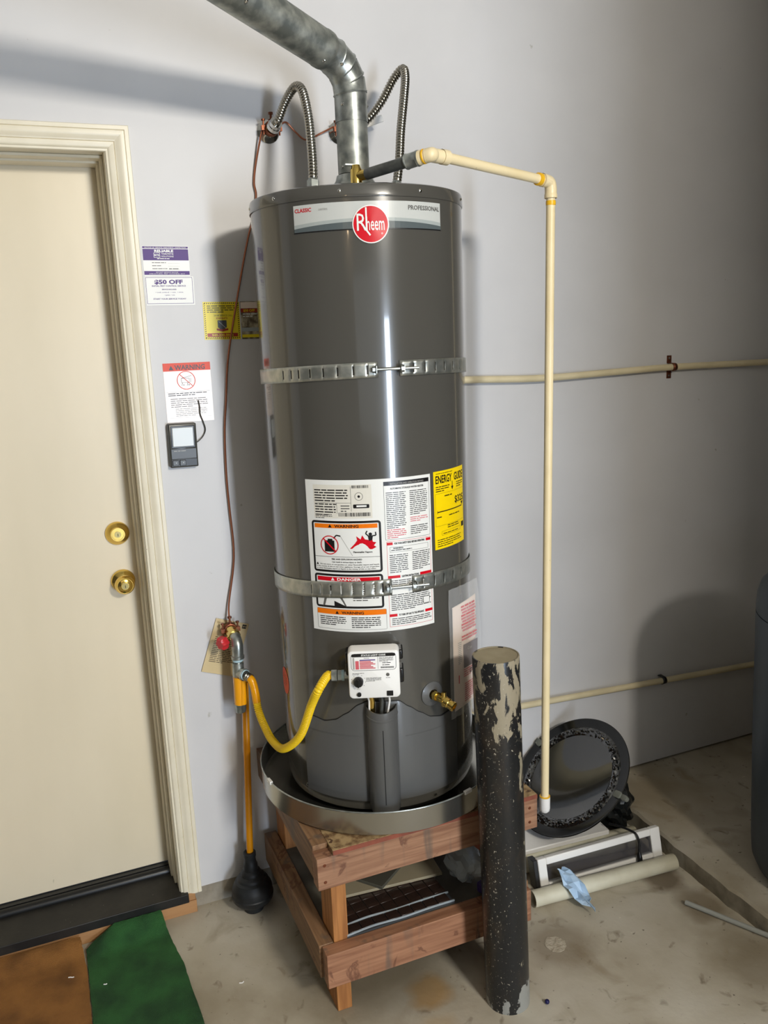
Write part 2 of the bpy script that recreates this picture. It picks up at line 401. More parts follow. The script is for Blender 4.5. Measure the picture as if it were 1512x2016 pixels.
def tube(bm, pts, rad, seg=14, cap=True, mi=0):
    P = [V(p) for p in pts]; n = len(P)
    rr = rad if callable(rad) else (lambda i: rad)
    t0 = (P[1] - P[0]).normalized(); ref = V((0, 0, 1)) if abs(t0.z) < 0.9 else V((1, 0, 0))
    nrm = (ref - t0 * ref.dot(t0)).normalized(); rings = []; tp = t0
    for i in range(n):
        t = (P[min(i + 1, n - 1)] - P[max(i - 1, 0)]).normalized()
        nrm = tp.rotation_difference(t) @ nrm; nrm = (nrm - t * nrm.dot(t)).normalized(); tp = t
        bi = t.cross(nrm); r = rr(i)
        rings.append([bm.verts.new(P[i] + (nrm * math.cos(2 * PI * k / seg) + bi * math.sin(2 * PI * k / seg)) * r) for k in range(seg)])
    for a, b in zip(rings, rings[1:]):
        for k in range(seg):
            f = bm.faces.new((a[k], a[(k + 1) % seg], b[(k + 1) % seg], b[k])); f.material_index = mi
    if cap:
        bm.faces.new(rings[0][::-1]).material_index = mi; bm.faces.new(rings[-1]).material_index = mi


def cyl(bm, a, b, r, seg=20, mi=0): tube(bm, [a, b], r, seg, True, mi)


def hexnut(bm, a, b, r): tube(bm, [a, b], r, 6)


def corr(bm, P, r, amp, pitch, seg=16, plain=0.012):
    P = resample(P, pitch / 4); n = len(P); k = int(plain / (pitch / 4))
    wav = [0, 0.8, 1, 0.8]
    tube(bm, P, lambda i: r if (i < k or i > n - k) else r + amp * (wav[i % 4] - 0.4), seg)


def extrude_profile(bm, prof, pa, pb, side, out, ma=0.0, mb=0.0, along=None):
    """moulding: profile (w, t) with w along 'side', t along 'out', run from pa to pb; ma/mb mitre shift per w."""
    pa, pb, side, out = V(pa), V(pb), V(side), V(out); d = (pb - pa).normalized()
    A = [bm.verts.new(pa + side * w_ + out * t_ + d * (ma * w_)) for w_, t_ in prof]
    B = [bm.verts.new(pb + side * w_ + out * t_ + d * (mb * w_)) for w_, t_ in prof]
    n = len(prof)
    for i in range(n): bm.faces.new((A[i], A[(i + 1) % n], B[(i + 1) % n], B[i]))
    bm.faces.new(A[::-1]); bm.faces.new(B)


# ---- flat print: layers of vinyl / ink on a sheet, bent onto whatever carries it
GLY = {}


def glyphs(s, off=0.0):
    if (s, off) not in GLY:
        cu = bpy.data.curves.new('type', 'FONT'); cu.body = s; cu.size = 1; cu.resolution_u = 2; cu.offset = off; cu.fill_mode = 'FRONT'
        ob = bpy.data.objects.new('type', cu); C.objects.link(ob)
        me = bpy.data.meshes.new_from_object(ob)
        vs_ = [(v.co.x, v.co.y) for v in me.vertices]; fs = [tuple(p.vertices) for p in me.polygons]
        bpy.data.objects.remove(ob); bpy.data.curves.remove(cu); bpy.data.meshes.remove(me)
        GLY[(s, off)] = (vs_, fs)
    return GLY[(s, off)]


class Sheet:
    def __init__(self, fn, step=0.00025): self.fn = fn; self.v = []; self.f = []; self.m = []; self.mats = []; self.step = step

    def mi(self, m_):
        if m_ not in self.mats: self.mats.append(m_)
        return self.mats.index(m_)

    def add(self, pts, faces, m_, L):
        b = len(self.v); self.v += [self.fn(u, v, L * self.step) for u, v in pts]; k = self.mi(m_)
        for f in faces: self.f.append(tuple(b + i for i in f)); self.m.append(k)

    def rect(self, u0, v0, u1, v1, m_, L=1, mw=0.012):
        n = max(1, int(math.ceil(abs(u1 - u0) / mw)))
        pts = []; fs = []
        for i in range(n + 1):
            u = u0 + (u1 - u0) * i / n; pts += [(u, v0), (u, v1)]
        for i in range(n): fs.append((2 * i, 2 * i + 2, 2 * i + 3, 2 * i + 1))
        self.add(pts, fs, m_, L)

    def slab(self, u0, v0, u1, v1, m_, mw=0.012):
        self.rect(u0, v0, u1, v1, m_, 0, mw)
        n = max(1, int(math.ceil(abs(u1 - u0) / mw))); b = len(self.v); k = self.mi(m_)
        ring = [(u0 + (u1 - u0) * i / n, v0) for i in range(n + 1)] + [(u1 - (u1 - u0) * i / n, v1) for i in range(n + 1)]
        for u, v in ring: self.v.append(self.fn(u, v, 0))
        for u, v in ring: self.v.append(self.fn(u, v, -0.0005))
        q = len(ring)
        for i in range(q): self.f.append((b + i, b + (i + 1) % q, b + q + (i + 1) % q, b + q + i)); self.m.append(k)

    def poly(self, pts, m_, L=1): self.add(pts, [tuple(range(len(pts)))], m_, L)

    def rrect(self, u0, v0, u1, v1, r, m_, L=1, frame=0.0):
        def out(u0, v0, u1, v1, r):
            p = []
            for cx, cy, a0 in ((u1 - r, v1 - r, 0), (u0 + r, v1 - r, 90), (u0 + r, v0 + r, 180), (u1 - r, v0 + r, 270)):
                for k in range(4): a = math.radians(a0 + 30 * k); p.append((cx + r * math.cos(a), cy + r * math.sin(a)))
            # extra points on long horizontal runs so that it bends
            q = []
            for i, a in enumerate(p):
                b = p[(i + 1) % len(p)]; q.append(a); n = 12 if abs(b[0] - a[0]) > (u1 - u0) * 0.4 else 1
                for k in range(1, n): q.append((a[0] + (b[0] - a[0]) * k / n, a[1] + (b[1] - a[1]) * k / n))
            return q
        o = out(u0, v0, u1, v1, r)
        f = frame or min(u1 - u0, v1 - v0) * 0.499
        i_ = out(u0 + f, v0 + f, u1 - f, v1 - f, max(r - f, r * 0.3) if frame else 1e-5)
        n = len(o); self.add(o + i_, [(k, (k + 1) % n, n + (k + 1) % n, n + k) for k in range(n)], m_, L)

    def ring(self, cx, cy, r0, r1, m_, L=1, n=28):
        p = [(cx + r1 * math.cos(2 * PI * k / n), cy + r1 * math.sin(2 * PI * k / n)) for k in range(n)]
        if r0 <= 0:
            q = [(cx, cy)]; self.add(p + q, [(k, (k + 1) % n, n) for k in range(n)], m_, L); return
        q = [(cx + r0 * math.cos(2 * PI * k / n), cy + r0 * math.sin(2 * PI * k / n)) for k in range(n)]
        self.add(p + q, [(k, (k + 1) % n, n + (k + 1) % n, n + k) for k in range(n)], m_, L)

    def line(self, a, b, w_, m_, L=1):
        d = V((b[0] - a[0], b[1] - a[1])); n = max(1, int(abs(d.x) / 0.012) + 1); pr = V((-d.y, d.x)).normalized() * w_ / 2
        pts = []
        for i in range(n + 1):
            p = V(a) + d * i / n; pts += [tuple(p + pr), tuple(p - pr)]
        self.add(pts, [(2 * i, 2 * i + 2, 2 * i + 3, 2 * i + 1) for i in range(n)], m_, L)

    def text(self, s, u, v, h, m_, L=2, al='L', off=0.0, width=None):
        vs_, fs = glyphs(s, off)
        if not vs_: return
        x0 = min(p[0] for p in vs_); x1 = max(p[0] for p in vs_)
        k = h / 0.70; kx = k
        if width: kx = width / (x1 - x0)
        wd = (x1 - x0) * kx; o = {'L': 0, 'C': -wd / 2, 'R': -wd}[al]
        self.add([(u + o + (p[0] - x0) * kx, v + p[1] * k) for p in vs_], fs, m_, L)

    def greek(self, u0, v1, u1, lh, n, m_, L=1, fill=0.5, seed=1, last=0.6):
        rd = random.Random(seed)
        for i in range(n):
            v = v1 - lh * (i + 0.75); u = u0; end = u1 if i < n - 1 else u0 + (u1 - u0) * last
            end -= (u1 - u0) * rd.uniform(0, 0.08)
            while u < end:
                w_ = min(lh * rd.uniform(0.9, 4.2), end - u)
                if w_ > lh * 0.4: self.rect(u, v, u + w_, v + lh * fill, m_, L, 0.02)
                u += w_ + lh * 0.38

    def build(self, name, parent=None, loc=None):
        me = bpy.data.meshes.new(name); me.from_pydata([tuple(p) for p in self.v], [], self.f)
        for p, k in zip(me.polygons, self.m): p.material_index = k
        me.update()
        return link(name, me, self.mats, parent, loc)


def flat(o, rot=0.0, u=(1, 0, 0), v=(0, 0, 1), n=(0, -1, 0), skew=0.0):
    o, u, v, n = V(o), V(u), V(v), V(n); c, s = math.cos(rot), math.sin(rot)
    U2 = u * c + v * s; V2 = v * c - u * s
    return lambda a, b, d: o + U2 * (a + skew * b) + V2 * b + n * (d + 0.0008)


TX, TY, TR = 0.484, -0.289, 0.2543


def tk(a0, z0, off=0.0006):
    """onto the tank: u runs round it from angle a0 (degrees), v up from z0"""
    def f(u, v, d):
        a = math.radians(a0) + u / TR; r = TR + off + d
        return V((TX + r * math.cos(a), TY + r * math.sin(a), z0 + v))
    return f


def tp(a, z, r=TR):
    a = math.radians(a); return V((TX + r * math.cos(a), TY + r * math.sin(a), z))


# ================================================================== SETTING
OX0, OX1, OZ1 = -0.90, -0.062, 2.125      # rough door opening
bm = new()
box(bm, -3.2, OX0 - 0.02, 0, 0.14, 0.066, 3.1); box(bm, OX1 + 0.02, 3.4, 0, 0.14, 0.066, 3.1); box(bm, OX0 - 0.02, OX1 + 0.02, 0, 0.14, OZ1 + 0.02, 3.1)
struct(fin('wall_back', bm, MT['wall'], smooth=0))
bm = new(); box(bm, -3.2, OX0 - 0.02, 0.006, 0.14, -0.05, 0.066); box(bm, OX1 + 0.02, 1.4, 0.006, 0.14, -0.05, 0.066); box(bm, OX0 - 0.02, OX1 + 0.02, 0.006, 0.25, -0.05, 0.0)
struct(fin('trim_1', bm, MT['footing'], smooth=0))
bm = new(); box(bm, -3.2, 1.40, -6.0, 0.006, -0.12, 0)
struct(fin('floor', bm, MT['floor'], smooth=0))
# raised slab with a slightly ragged edge
bm = new()
rd = random.Random(3); ys = [0.14 - 6.14 * i / 160 for i in range(161)]; ex = [1.401 + rd.uniform(-0.004, 0.004) for _ in ys]
ex = [x + 0.006 * math.sin(i * 0.23) for i, x in enumerate(ex)]
T0 = [bm.verts.new((x - 0.006, y, -0.02)) for x, y in zip(ex, ys)]; T1 = [bm.verts.new((x, y, 0.050)) for x, y in zip(ex, ys)]
T2 = [bm.verts.new((x + 0.007, y, 0.058)) for x, y in zip(ex, ys)]; T3 = [bm.verts.new((3.4, y, 0.058)) for y in ys]
for i in range(160):
    for q_, (A, B) in enumerate(((T0, T1), (T1, T2), (T2, T3))): bm.faces.new((A[i], A[i + 1], B[i + 1], B[i])).material_index = 1 if q_ == 0 else 0
struct(fin('raised_floor', bm, [MT['floor2'], mat('rough_kerb_concrete', s2l(150, 142, 124), 0.9, col2=s2l(118, 109, 92), nscale=14, ndetail=8, bump=0.5, bscale=50)], smooth=25))
bm = new(); box(bm, -3.2, 3.4, -6.0, 0.14, 3.1, 3.2); struct(fin('ceiling', bm, MT['ceil'], smooth=0))
bm = new(); box(bm, -3.3, -3.2, -6.0, 0.14, -0.1, 3.2); struct(fin('wall_left', bm, MT['dim'], smooth=0))
bm = new(); box(bm, 3.4, 3.5, -6.0, 0.14, -0.1, 3.2); struct(fin('wall_right', bm, MT['dim'], smooth=0))
bm = new(); box(bm, -3.3, 3.5, -6.12, -6.0, -0.1, 3.2); struct(fin('wall_front', bm, MT['dim'], smooth=0))
bm = new(); box(bm, 1.15, 3.4, -3.15, -3.0, 0.0, 3.1)  # unseen slab added behind the camera to shade the back wall's right side
struct(fin('light_blocker_right', bm, MT['dim'], smooth=0, bevel=0.004))

# door casing: stepped colonial profile, mitred
prof = [(0, 0), (0, 0.0165), (0.0015, 0.018), (0.010, 0.018), (0.0112, 0.0155), (0.0124, 0.018), (0.020, 0.0185), (0.026, 0.0165), (0.032, 0.0125), (0.036, 0.012),
        (0.037, 0.0095), (0.0385, 0.012), (0.048, 0.0115), (0.052, 0.0095), (0.0535, 0.0065), (0.058, 0.006), (0.060, 0.003), (0.060, 0)]
CT = 2.183
bm = new(); extrude_profile(bm, prof, (0, 0, 0.062), (0, 0, CT), (-1, 0, 0), (0, -1, 0), 0, -1); struct(fin('trim_2', bm, MT['trim'], smooth=40))
bm = new(); extrude_profile(bm, prof, (OX0 - OX1 - 0.062 + 0.0, 0, CT), (0, 0, CT), (0, 0, -1), (0, -1, 0), 1, -1); struct(fin('trim_3', bm, MT['trim'], smooth=40))
bm = new(); extrude_profile(bm, prof, (-0.90, 0, 0.062), (-0.90, 0, CT), (1, 0, 0), (0, -1, 0), 0, -1); struct(fin('trim_4', bm, MT['trim'], smooth=40))
# door_1: jamb, stops, slab, sill, locks
door = bpy.data.objects.new('door_1', None); C.objects.link(door); door.location = (-0.47, 0.143, 0.085); door['kind'] = 'structure'; ORG['door_1'] = V(door.location)
door['label'] = 'cream painted garage side door with brass lock and knob'
bm = new(); box(bm, OX1, OX1 + 0.02, 0.0, 0.19, 0.066, OZ1 + 0.02); fin('jamb', bm, MT['trim'], door, bevel=0.0015)
bm = new(); box(bm, OX0 - 0.02, OX0, 0.0, 0.19, 0.066, OZ1 + 0.02); fin('jamb', bm, MT['trim'], door, bevel=0.0015)
bm = new(); box(bm, OX0, OX1, 0.0, 0.19, OZ1, OZ1 + 0.02); fin('head_jamb', bm, MT['trim'], door, bevel=0.0015)
bm = new(); box(bm, OX1 - 0.012, OX1, 0.085, 0.139, 0.068, OZ1 - 0.012); box(bm, OX1 - 0.007, OX1, 0.045, 0.085, 0.068, OZ1 - 0.007); fin('door_stop', bm, MT['trim'], door, bevel=0.002)
bm = new(); box(bm, OX0, OX1, 0.085, 0.139, OZ1 - 0.013, OZ1 - 0.0002); box(bm, OX0, OX1, 0.045, 0.085, OZ1 - 0.008, OZ1 - 0.0002); fin('door_stop', bm, MT['trim'], door, bevel=0.002)
bm = new(); box(bm, OX0, OX0 + 0.012, 0.085, 0.139, 0.068, OZ1 - 0.012); fin('door_stop', bm, MT['trim'], door, bevel=0.002)
bm = new(); box(bm, OX0 + 0.003, OX1 - 0.003, 0.143, 0.187, 0.088, OZ1 - 0.003); fin('door_panel', bm, MT['door'], door, bevel=0.0015)
bm = new(); box(bm, OX0, OX1, 0.139, 0.1428, 0.088, OZ1 - 0.001)
bm.free()
# deadbolt and knob
dx, dz = -0.118, 1.138
bm = new(); lathe(bm, [(0, 0), (0.033, 0), (0.0335, 0.004), (0.030, 0.011), (0.0215, 0.018), (0.0195, 0.021), (0.019, 0.024), (0.0165, 0.024), (0.0160, 0.022), (0, 0.022)], 40, (dx, 0.143, dz), (0, -1, 0))
db = tag(fin('deadbolt', bm, MT['brass'], door), 'brass deadbolt lock')
bm = new(); lathe(bm, [(0, 0.022), (0.0090, 0.022), (0.0088, 0.0235), (0, 0.0235)], 24, (dx, 0.143, dz), (0, -1, 0)); box(bm, dx - 0.0009, dx + 0.0009, 0.1185, 0.1192, dz - 0.005, dz + 0.003, 1)
fin('keyhole', bm, [MT['brass_dull'], MT['ink']], db)
kx, kz = -0.116, 0.998
bm = new(); lathe(bm, [(0, 0), (0.033, 0), (0.0335, 0.003), (0.031, 0.008), (0.027, 0.010), (0.0255, 0.012), (0.018, 0.015), (0.0125, 0.019), (0.0115, 0.030), (0.0135, 0.034), (0.021, 0.037),
                       (0.0262, 0.043), (0.0275, 0.050), (0.0262, 0.056), (0.0225, 0.0605), (0.0215, 0.0625), (0.0205, 0.0625), (0.0185, 0.064), (0.0120, 0.0655), (0.0108, 0.0645), (0, 0.0645)], 44, (kx, 0.143, kz), (0, -1, 0))
kb = tag(fin('door_knob', bm, MT['brass'], door), 'brass door knob')
bm = new(); lathe(bm, [(0, 0.0645), (0.0095, 0.0645), (0.0093, 0.0662), (0, 0.0662)], 24, (kx, 0.143, kz), (0, -1, 0)); box(bm, kx - 0.0009, kx + 0.0009, 0.0760, 0.0766, kz - 0.005, kz + 0.003, 1)
fin('keyhole', bm, [MT['brass_dull'], MT['ink']], kb)
# threshold
bm = new(); box(bm, OX0 - 0.05, -0.040, -0.024, 0.19, 0.040, 0.068)
fin('threshold', bm, MT['sill'], door, bevel=0.002)
bm = new(); tube(bm, [(OX0, 0.118, 0.070), (OX1 - 0.012, 0.118, 0.070)], 0.015, 16); box(bm, OX0, OX1 - 0.012, 0.125, 0.1425, 0.06, 0.086)
fin('weather_strip', bm, MT['black_gloss'], door)
bm = new(); box(bm, OX0 - 0.05, -0.018, -0.018, 0.005, 0.0, 0.0395); box(bm, -0.0395, -0.020, -0.014, 0.005, 0.0395, 0.062); struct(fin('trim_5', bm, MT['stripwood'], bevel=0.001))

# ================================================================== WATER HEATER
wh = thing('water_heater', 'tall grey glossy gas water heater strapped to the wall on a wooden stand', 'water heater', (TX, TY, 0.480))
B0 = 0.498
bm = new(); lathe(bm, [(0, B0), (0.247, B0), (0.2485, B0 + 0.003), (0.2485, B0 + 0.020), (TR, B0 + 0.024), (TR, 1.95), (0.2, 1.95)], 128, (TX, TY, 0)); fin('tank_jacket', bm, MT['tank'], wh)
for k in range(4):
    bm = new(); a = 45 + 90 * k; p = tp(a, 0, 0.18); lathe(bm, [(0, 0.478), (0.03, 0.478), (0.03, B0), (0, B0)], 16, (p.x, p.y, 0)); fin('foot', bm, MT['gap'], wh)
bm = new(); lathe(bm, [(0.2546, 1.945), (0.2568, 1.9455), (0.2572, 1.949), (0.2568, 1.952), (0.2565, 1.9655), (0.2545, 1.9715), (0.249, 1.974), (0, 1.976)], 128, (TX, TY, 0)); cap = fin('top_cap', bm, MT['tank'], wh)
for a in (-156, -118.5, -77.5, -37, 0, 50, 120, 170):
    bm = new(); p = tp(a, 1.9585, 0.256); n = tp(a, 1.9585, 1) - tp(a, 1.9585, 0.5); lathe(bm, [(0.0042, 0), (0.0040, 0.0012), (0.0020, 0.0028), (0, 0.003)], 12, p, n); fin('screw', bm, MT['chrome'], cap)
# draught hood at the top centre
bm = new(); lathe(bm, [(0.060, 1.976), (0.060, 1.990), (0.056, 1.998), (0.053, 2.000), (0.052, 2.012), (0.046, 2.020), (0.0425, 2.032), (0.036, 2.034)], 48, (TX, TY, 0)); fin('draft_hood', bm, MT['galv'], wh)
for nm, x in (('cold_water_nipple', TX - 0.106), ('hot_water_nipple', TX + 0.108)):
    bm = new(); cyl(bm, (x, TY, 1.97), (x, TY, 2.0), 0.0105); fin(nm, bm, MT['galv'], wh)
# brass relief valve on top
bm = new(); q0 = V((0.440, -0.415, 1.975))
cyl(bm, q0, q0 + V((0, 0, 0.02)), 0.010); lathe(bm, [(0.012, 0.008), (0.0135, 0.010), (0.0135, 0.046), (0.011, 0.050), (0.009, 0.056), (0, 0.056)], 20, q0)
tube(bm, [q0 + V((0, 0, 0.032)), q0 + V((0.016, -0.022, 0.033))], 0.0115, 16)
rv = tag(fin('relief_valve', bm, MT['brass'], wh), 'small brass relief valve')
bm = new(); box(bm, -0.004, 0.030, -0.006, 0.006, 0.0, 0.003, 0, Matrix.Translation(q0 + V((-0.02, 0.008, 0.056)))); fin('lever', bm, MT['galv'], rv)

# --- badge across the top
s = Sheet(tk(-143.4, 1.8775)); Wd = math.radians(79.7) * TR; Hh = 0.0585
s.slab(0, 0, Wd, Hh, MT['bannerlite'], 0.006)
n = 28
arc = lambda t, h0, h1: h0 + (h1 - h0) * (1 - (2 * t - 1) ** 2)
for (lo, hi, m_, L) in (((0.0, 0.0), (0.30, 0.42), MT['bannermid'], 1), ((0.0, 0.0), (0.17, 0.30), MT['bannerdark'], 2)):
    pts = [(Wd * k / n, Hh * 0.0) for k in range(n + 1)] + [(Wd * k / n, Hh * arc(k / n, hi[0], hi[1])) for k in range(n + 1)]
    s.add(pts, [(k, k + 1, n + 2 + k, n + 1 + k) for k in range(n)], m_, L)
s.rect(0, 0, Wd, 0.0025, MT['ink'], 3, 0.006)
s.text('CLASSIC', 0.004, 0.0435, 0.0078, MT['red_ink'], 3, off=0.02); s.text('series', 0.062, 0.0440, 0.0062, MT['faint_ink'], 3)
s.text('PROFESSIONAL', Wd - 0.004, 0.0410, 0.0092, MT['grey_ink'], 3, 'R', off=0.015)
s.build('brand_banner', wh)
s = Sheet(tk(-104.2, 1.888, 0.0020)); s.ring(0, 0, 0, 0.0395, MT['paper'], 1, 48); s.ring(0, 0, 0, 0.0372, MT['red_ink'], 2, 48)
# the hand-drawn looking word
s.text('R', -0.0300, -0.0130, 0.036, MT['paper'], 4, width=0.021); s.line((-0.0190, 0.0), (-0.0020, -0.0230), 0.0036, MT['paper'], 4)
s.line((-0.0095, 0.0345), (-0.0095, -0.0125), 0.0034, MT['paper'], 4); s.text('heem', -0.0092, -0.0125, 0.0290, MT['paper'], 4, width=0.0385, off=0.005)
s.ring(0.0235, -0.0195, 0.0010, 0.0018, MT['paper'], 4, 10)
s.build('round_emblem', wh)

# --- the big instruction label
s = Sheet(tk(-146.4, 0.967)); W = 0.3098; H = 0.366
s.slab(0, 0, W, H, MT['paper'], 0.006)
X = lambda f: f * W
Z = lambda t: H * (1 - t)
s.rect(X(.07), Z(.245), X(.525), Z(.03), MT['paper2'], 1)
s.greek(X(.08), Z(.055), X(.36), .0062, 5, MT['ink'], 2, .45, 3); s.greek(X(.08), Z(.145), X(.26), .0062, 5, MT['ink'], 2, .42, 4); s.greek(X(.29), Z(.155), X(.37), .0062, 3, MT['grey_ink'], 2, .4, 5)
s.line((X(.37), Z(.04)), (X(.37), Z(.20)), .0006, MT['ink'], 2); s.line((X(.08), Z(.145)), (X(.37), Z(.145)), .0006, MT['ink'], 2); s.line((X(.26), Z(.145)), (X(.26), Z(.215)), .0006, MT['ink'], 2)
rd = random.Random(5)
for i in range(24): s.rect(X(.38) + i * .0016, Z(.052), X(.38) + i * .0016 + rd.choice((.0006, .0011)), Z(.034), MT['ink'], 2)
for i in range(38): s.rect(X(.27) + i * .0020, Z(.232), X(.27) + i * .0020 + rd.choice((.0007, .0014)), Z(.208), MT['ink'], 2)
s.ring(X(.43), Z(.105), .0085, .0095, MT['grey_ink'], 2); s.ring(X(.43), Z(.105), 0, .003, MT['ink'], 2)
s.rrect(X(.385), Z(.180), X(.505), Z(.155), .002, MT['ink'], 2); s.greek(X(.41), Z(.158), X(.49), .007, 1, MT['paper'], 3, .6, 6, 1)
s.greek(X(.08), Z(.215), X(.22), .004, 3, MT['grey_ink'], 2, .45, 7)
# warning panel
def panel(t0, t1, bar, txt, tcol, frame=.0052):
    s.rrect(X(.04), Z(t1), X(.585), Z(t0), .007, MT['ink'], 1, frame)
    s.rect(X(.04) + frame + .003, Z(t0) - frame - .012, X(.585) - frame - .003, Z(t0) - frame - .002, bar, 2)
    s.text(txt, X(.325), Z(t0) - frame - .0102, .0064, tcol, 3, 'C', off=.03, width=.058)
    u = X(.325) - .040; v = Z(t0) - frame - .0105; s.poly([(u - .0045, v), (u + .0045, v), (u, v + .0078)], tcol, 3)
panel(.262, .60, MT['orange_ink'], 'WARNING', MT['ink'])
cx, cy = X(.185), Z(.42)
s.rect(cx - .0125, cy - .016, cx + .0125, cy + .011, MT['ink'], 2); s.rect(cx - .004, cy + .011, cx + .008, cy + .015, MT['ink'], 2)
s.ring(cx, cy, .0205, .0228, MT['red_ink'], 3); s.line((cx - .0150, cy + .015), (cx + .0150, cy - .015), .0030, MT['red_ink'], 3)
s.line((cx + .011, cy + .016), (cx + .018, cy + .024), .0030, MT['ink'], 2); s.line((cx + .018, cy + .024), (cx + .028, cy + .022), .0030, MT['ink'], 2)
for i in range(9): s.line((cx + .028 + i * .0030, cy + .022 - i * .0052), (cx + .031 + i * .0030, cy + .0168 - i * .0052), .0010, MT['faint_ink'], 2)
fx = X(.345)
s.poly([(fx, cy - .008), (fx + .012, cy + .004), (fx + .018, cy + .012), (fx + .016, cy + .022), (fx + .026, cy + .014), (fx + .030, cy + .024), (fx + .036, cy + .014), (fx + .046, cy + .012),
        (fx + .052, cy + .020), (fx + .054, cy + .008), (fx + .062, cy + .006), (fx + .056, cy - .001), (fx + .062, cy - .005), (fx + .052, cy - .010)], MT['red_ink'], 2)
s.ring(fx + .049, cy + .026, 0, .0040, MT['ink'], 3, 14); s.poly([(fx + .043, cy + .023), (fx + .055, cy + .023), (fx + .053, cy + .012), (fx + .045, cy + .010)], MT['ink'], 3)
s.line((fx + .044, cy + .022), (fx + .038, cy + .028), .0028, MT['ink'], 3); s.line((fx + .038, cy + .028), (fx + .042, cy + .034), .0028, MT['ink'], 3)
s.line((fx + .054, cy + .022), (fx + .062, cy + .023), .0028, MT['ink'], 3); s.line((fx + .062, cy + .023), (fx + .061, cy + .031), .0028, MT['ink'], 3)
s.text('Flammable Vapors', fx + .030, cy - .018, .0042, MT['ink'], 3, 'C', off=.02)
s.line((X(.045), Z(.497)), (X(.575), Z(.497)), .0008, MT['ink'], 2)
s.text('FIRE AND EXPLOSION HAZARD', X(.315), Z(.517), .0036, MT['ink'], 3, 'C', off=.02); s.text('Can result in serious injury or death.', X(.315), Z(.535), .0034, MT['ink'], 3, 'C', off=.01)
u, v = X(.075), Z(.553); s.poly([(u - .003, v), (u + .003, v), (u, v + .006)], MT['ink'], 3)
s.text('Do not store or use gasoline or other flammable vapors and liquids', X(.10), Z(.551), .0027, MT['ink'], 3, off=.01, width=X(.46))
s.text('in the vicinity of this or any other appliance. Storage of or use of gasoline', X(.065), Z(.565), .0027, MT['ink'], 3, off=.01, width=X(.495))
s.text('or other flammable vapors or liquids in the vicinity of this or any other', X(.065), Z(.5785), .0027, MT['ink'], 3, off=.01, width=X(.47))
# danger panel
panel(.612, .840, MT['red_ink'], 'DANGER', MT['paper'])
s.poly([(X(.14), Z(.70)), (X(.20), Z(.668)), (X(.23), Z(.70)), (X(.26), Z(.76)), (X(.30), Z(.83)), (X(.10), Z(.83))], MT['grey_ink'], 2)
for i, dxx in enumerate((.12, .135, .152, .168)): s.rect(X(dxx), Z(.70), X(dxx) + .003, Z(.675 + .004 * (i % 2)), MT['ink'], 3)
s.poly([(X(.20), Z(.792)), (X(.29), Z(.825)), (X(.30), Z(.835)), (X(.20), Z(.835))], MT['ink'], 3)
s.greek(X(.35), Z(.672), X(.55), .0055, 8, MT['grey_ink'], 2, .45, 9)
# lower warning
s.rrect(X(.045), Z(.985), X(.60), Z(.848), .002, MT['ink'], 1, .0006)
s.rect(X(.047), Z(.884), X(.598), Z(.850), MT['orange_ink'], 2); s.text('WARNING', X(.34), Z(.878), .0062, MT['ink'], 3, 'C', off=.03, width=.054)
u = X(.34) - .038; v = Z(.880); s.poly([(u - .0045, v), (u + .0045, v), (u, v + .0078)], MT['ink'], 3)
s.greek(X(.07), Z(.895), X(.29), .0048, 5, MT['ink'], 2, .42, 11); s.greek(X(.33), Z(.895), X(.57), .0048, 6, MT['ink'], 2, .42, 12)
# right-hand column
s.rrect(X(.615), Z(.395), X(.985), Z(.020), .001, MT['ink'], 1, .0007)
s.rect(X(.616), Z(.046), X(.984), Z(.022), MT['ink'], 2); s.text('INSTALLATION AND OPERATION DETAILS', X(.80), Z(.0415), .0042, MT['faint_ink'], 3, 'C', off=.01, width=X(.27))
s.text('AUTOMATIC STORAGE WATER HEATER', X(.80), Z(.072), .0042, MT['ink'], 3, 'C', off=.02, width=X(.27))
s.greek(X(.63), Z(.085), X(.785), .0046, 19, MT['ink'], 2, .36, 21); s.greek(X(.63), Z(.325), X(.785), .0046, 5, MT['pink_ink'], 2, .42, 22)
s.greek(X(.815), Z(.085), X(.97), .0046, 13, MT['ink'], 2, .36, 23); s.greek(X(.815), Z(.256), X(.97), .0046, 3, MT['pink_ink'], 2, .36, 24); s.greek(X(.815), Z(.312), X(.97), .0046, 5, MT['ink'], 2, .36, 25)
s.rrect(X(.622), Z(.975), X(.985), Z(.405), .001, MT['red_ink'], 1, .0007)
for (t, txt, wdt, mx) in ((.408, 'FOR YOUR SAFETY READ BEFORE OPERATING', .25, .805), (.628, 'LIGHTING INSTRUCTIONS', .14, .80), (.885, 'TO TURN OFF GAS TO THE APPLIANCE', .21, .80)):
    l = .62; s.rect(X(.622), Z(t + .022), X(mx - wdt / 2 - .012), Z(t + .004), MT['red_ink'], 2); s.rect(X(mx + wdt / 2 + .012), Z(t + .022), X(.985), Z(t + .004), MT['red_ink'], 2)
    s.text(txt, X(mx), Z(t + .0195), .0046, MT['ink'], 3, 'C', off=.03, width=X(wdt))
s.rrect(X(.645), Z(.478), X(.96), Z(.443), .001, MT['ink'], 2, .0005); s.text('WARNING:', X(.67), Z(.457), .0034, MT['ink'], 3, off=.03); s.greek(X(.655), Z(.459), X(.95), .0042, 1, MT['ink'], 3, .42, 29)
s.greek(X(.64), Z(.49), X(.79), .0046, 10, MT['ink'], 2, .38, 30); s.greek(X(.82), Z(.485), X(.975), .0046, 10, MT['ink'], 2, .38, 31)
s.greek(X(.64), Z(.66), X(.975), .0046, 5, MT['ink'], 2, .38, 32); s.greek(X(.64), Z(.755), X(.975), .0046, 9, MT['ink'], 2, .38, 33); s.greek(X(.64), Z(.915), X(.975), .0046, 4, MT['ink'], 2, .38, 34)
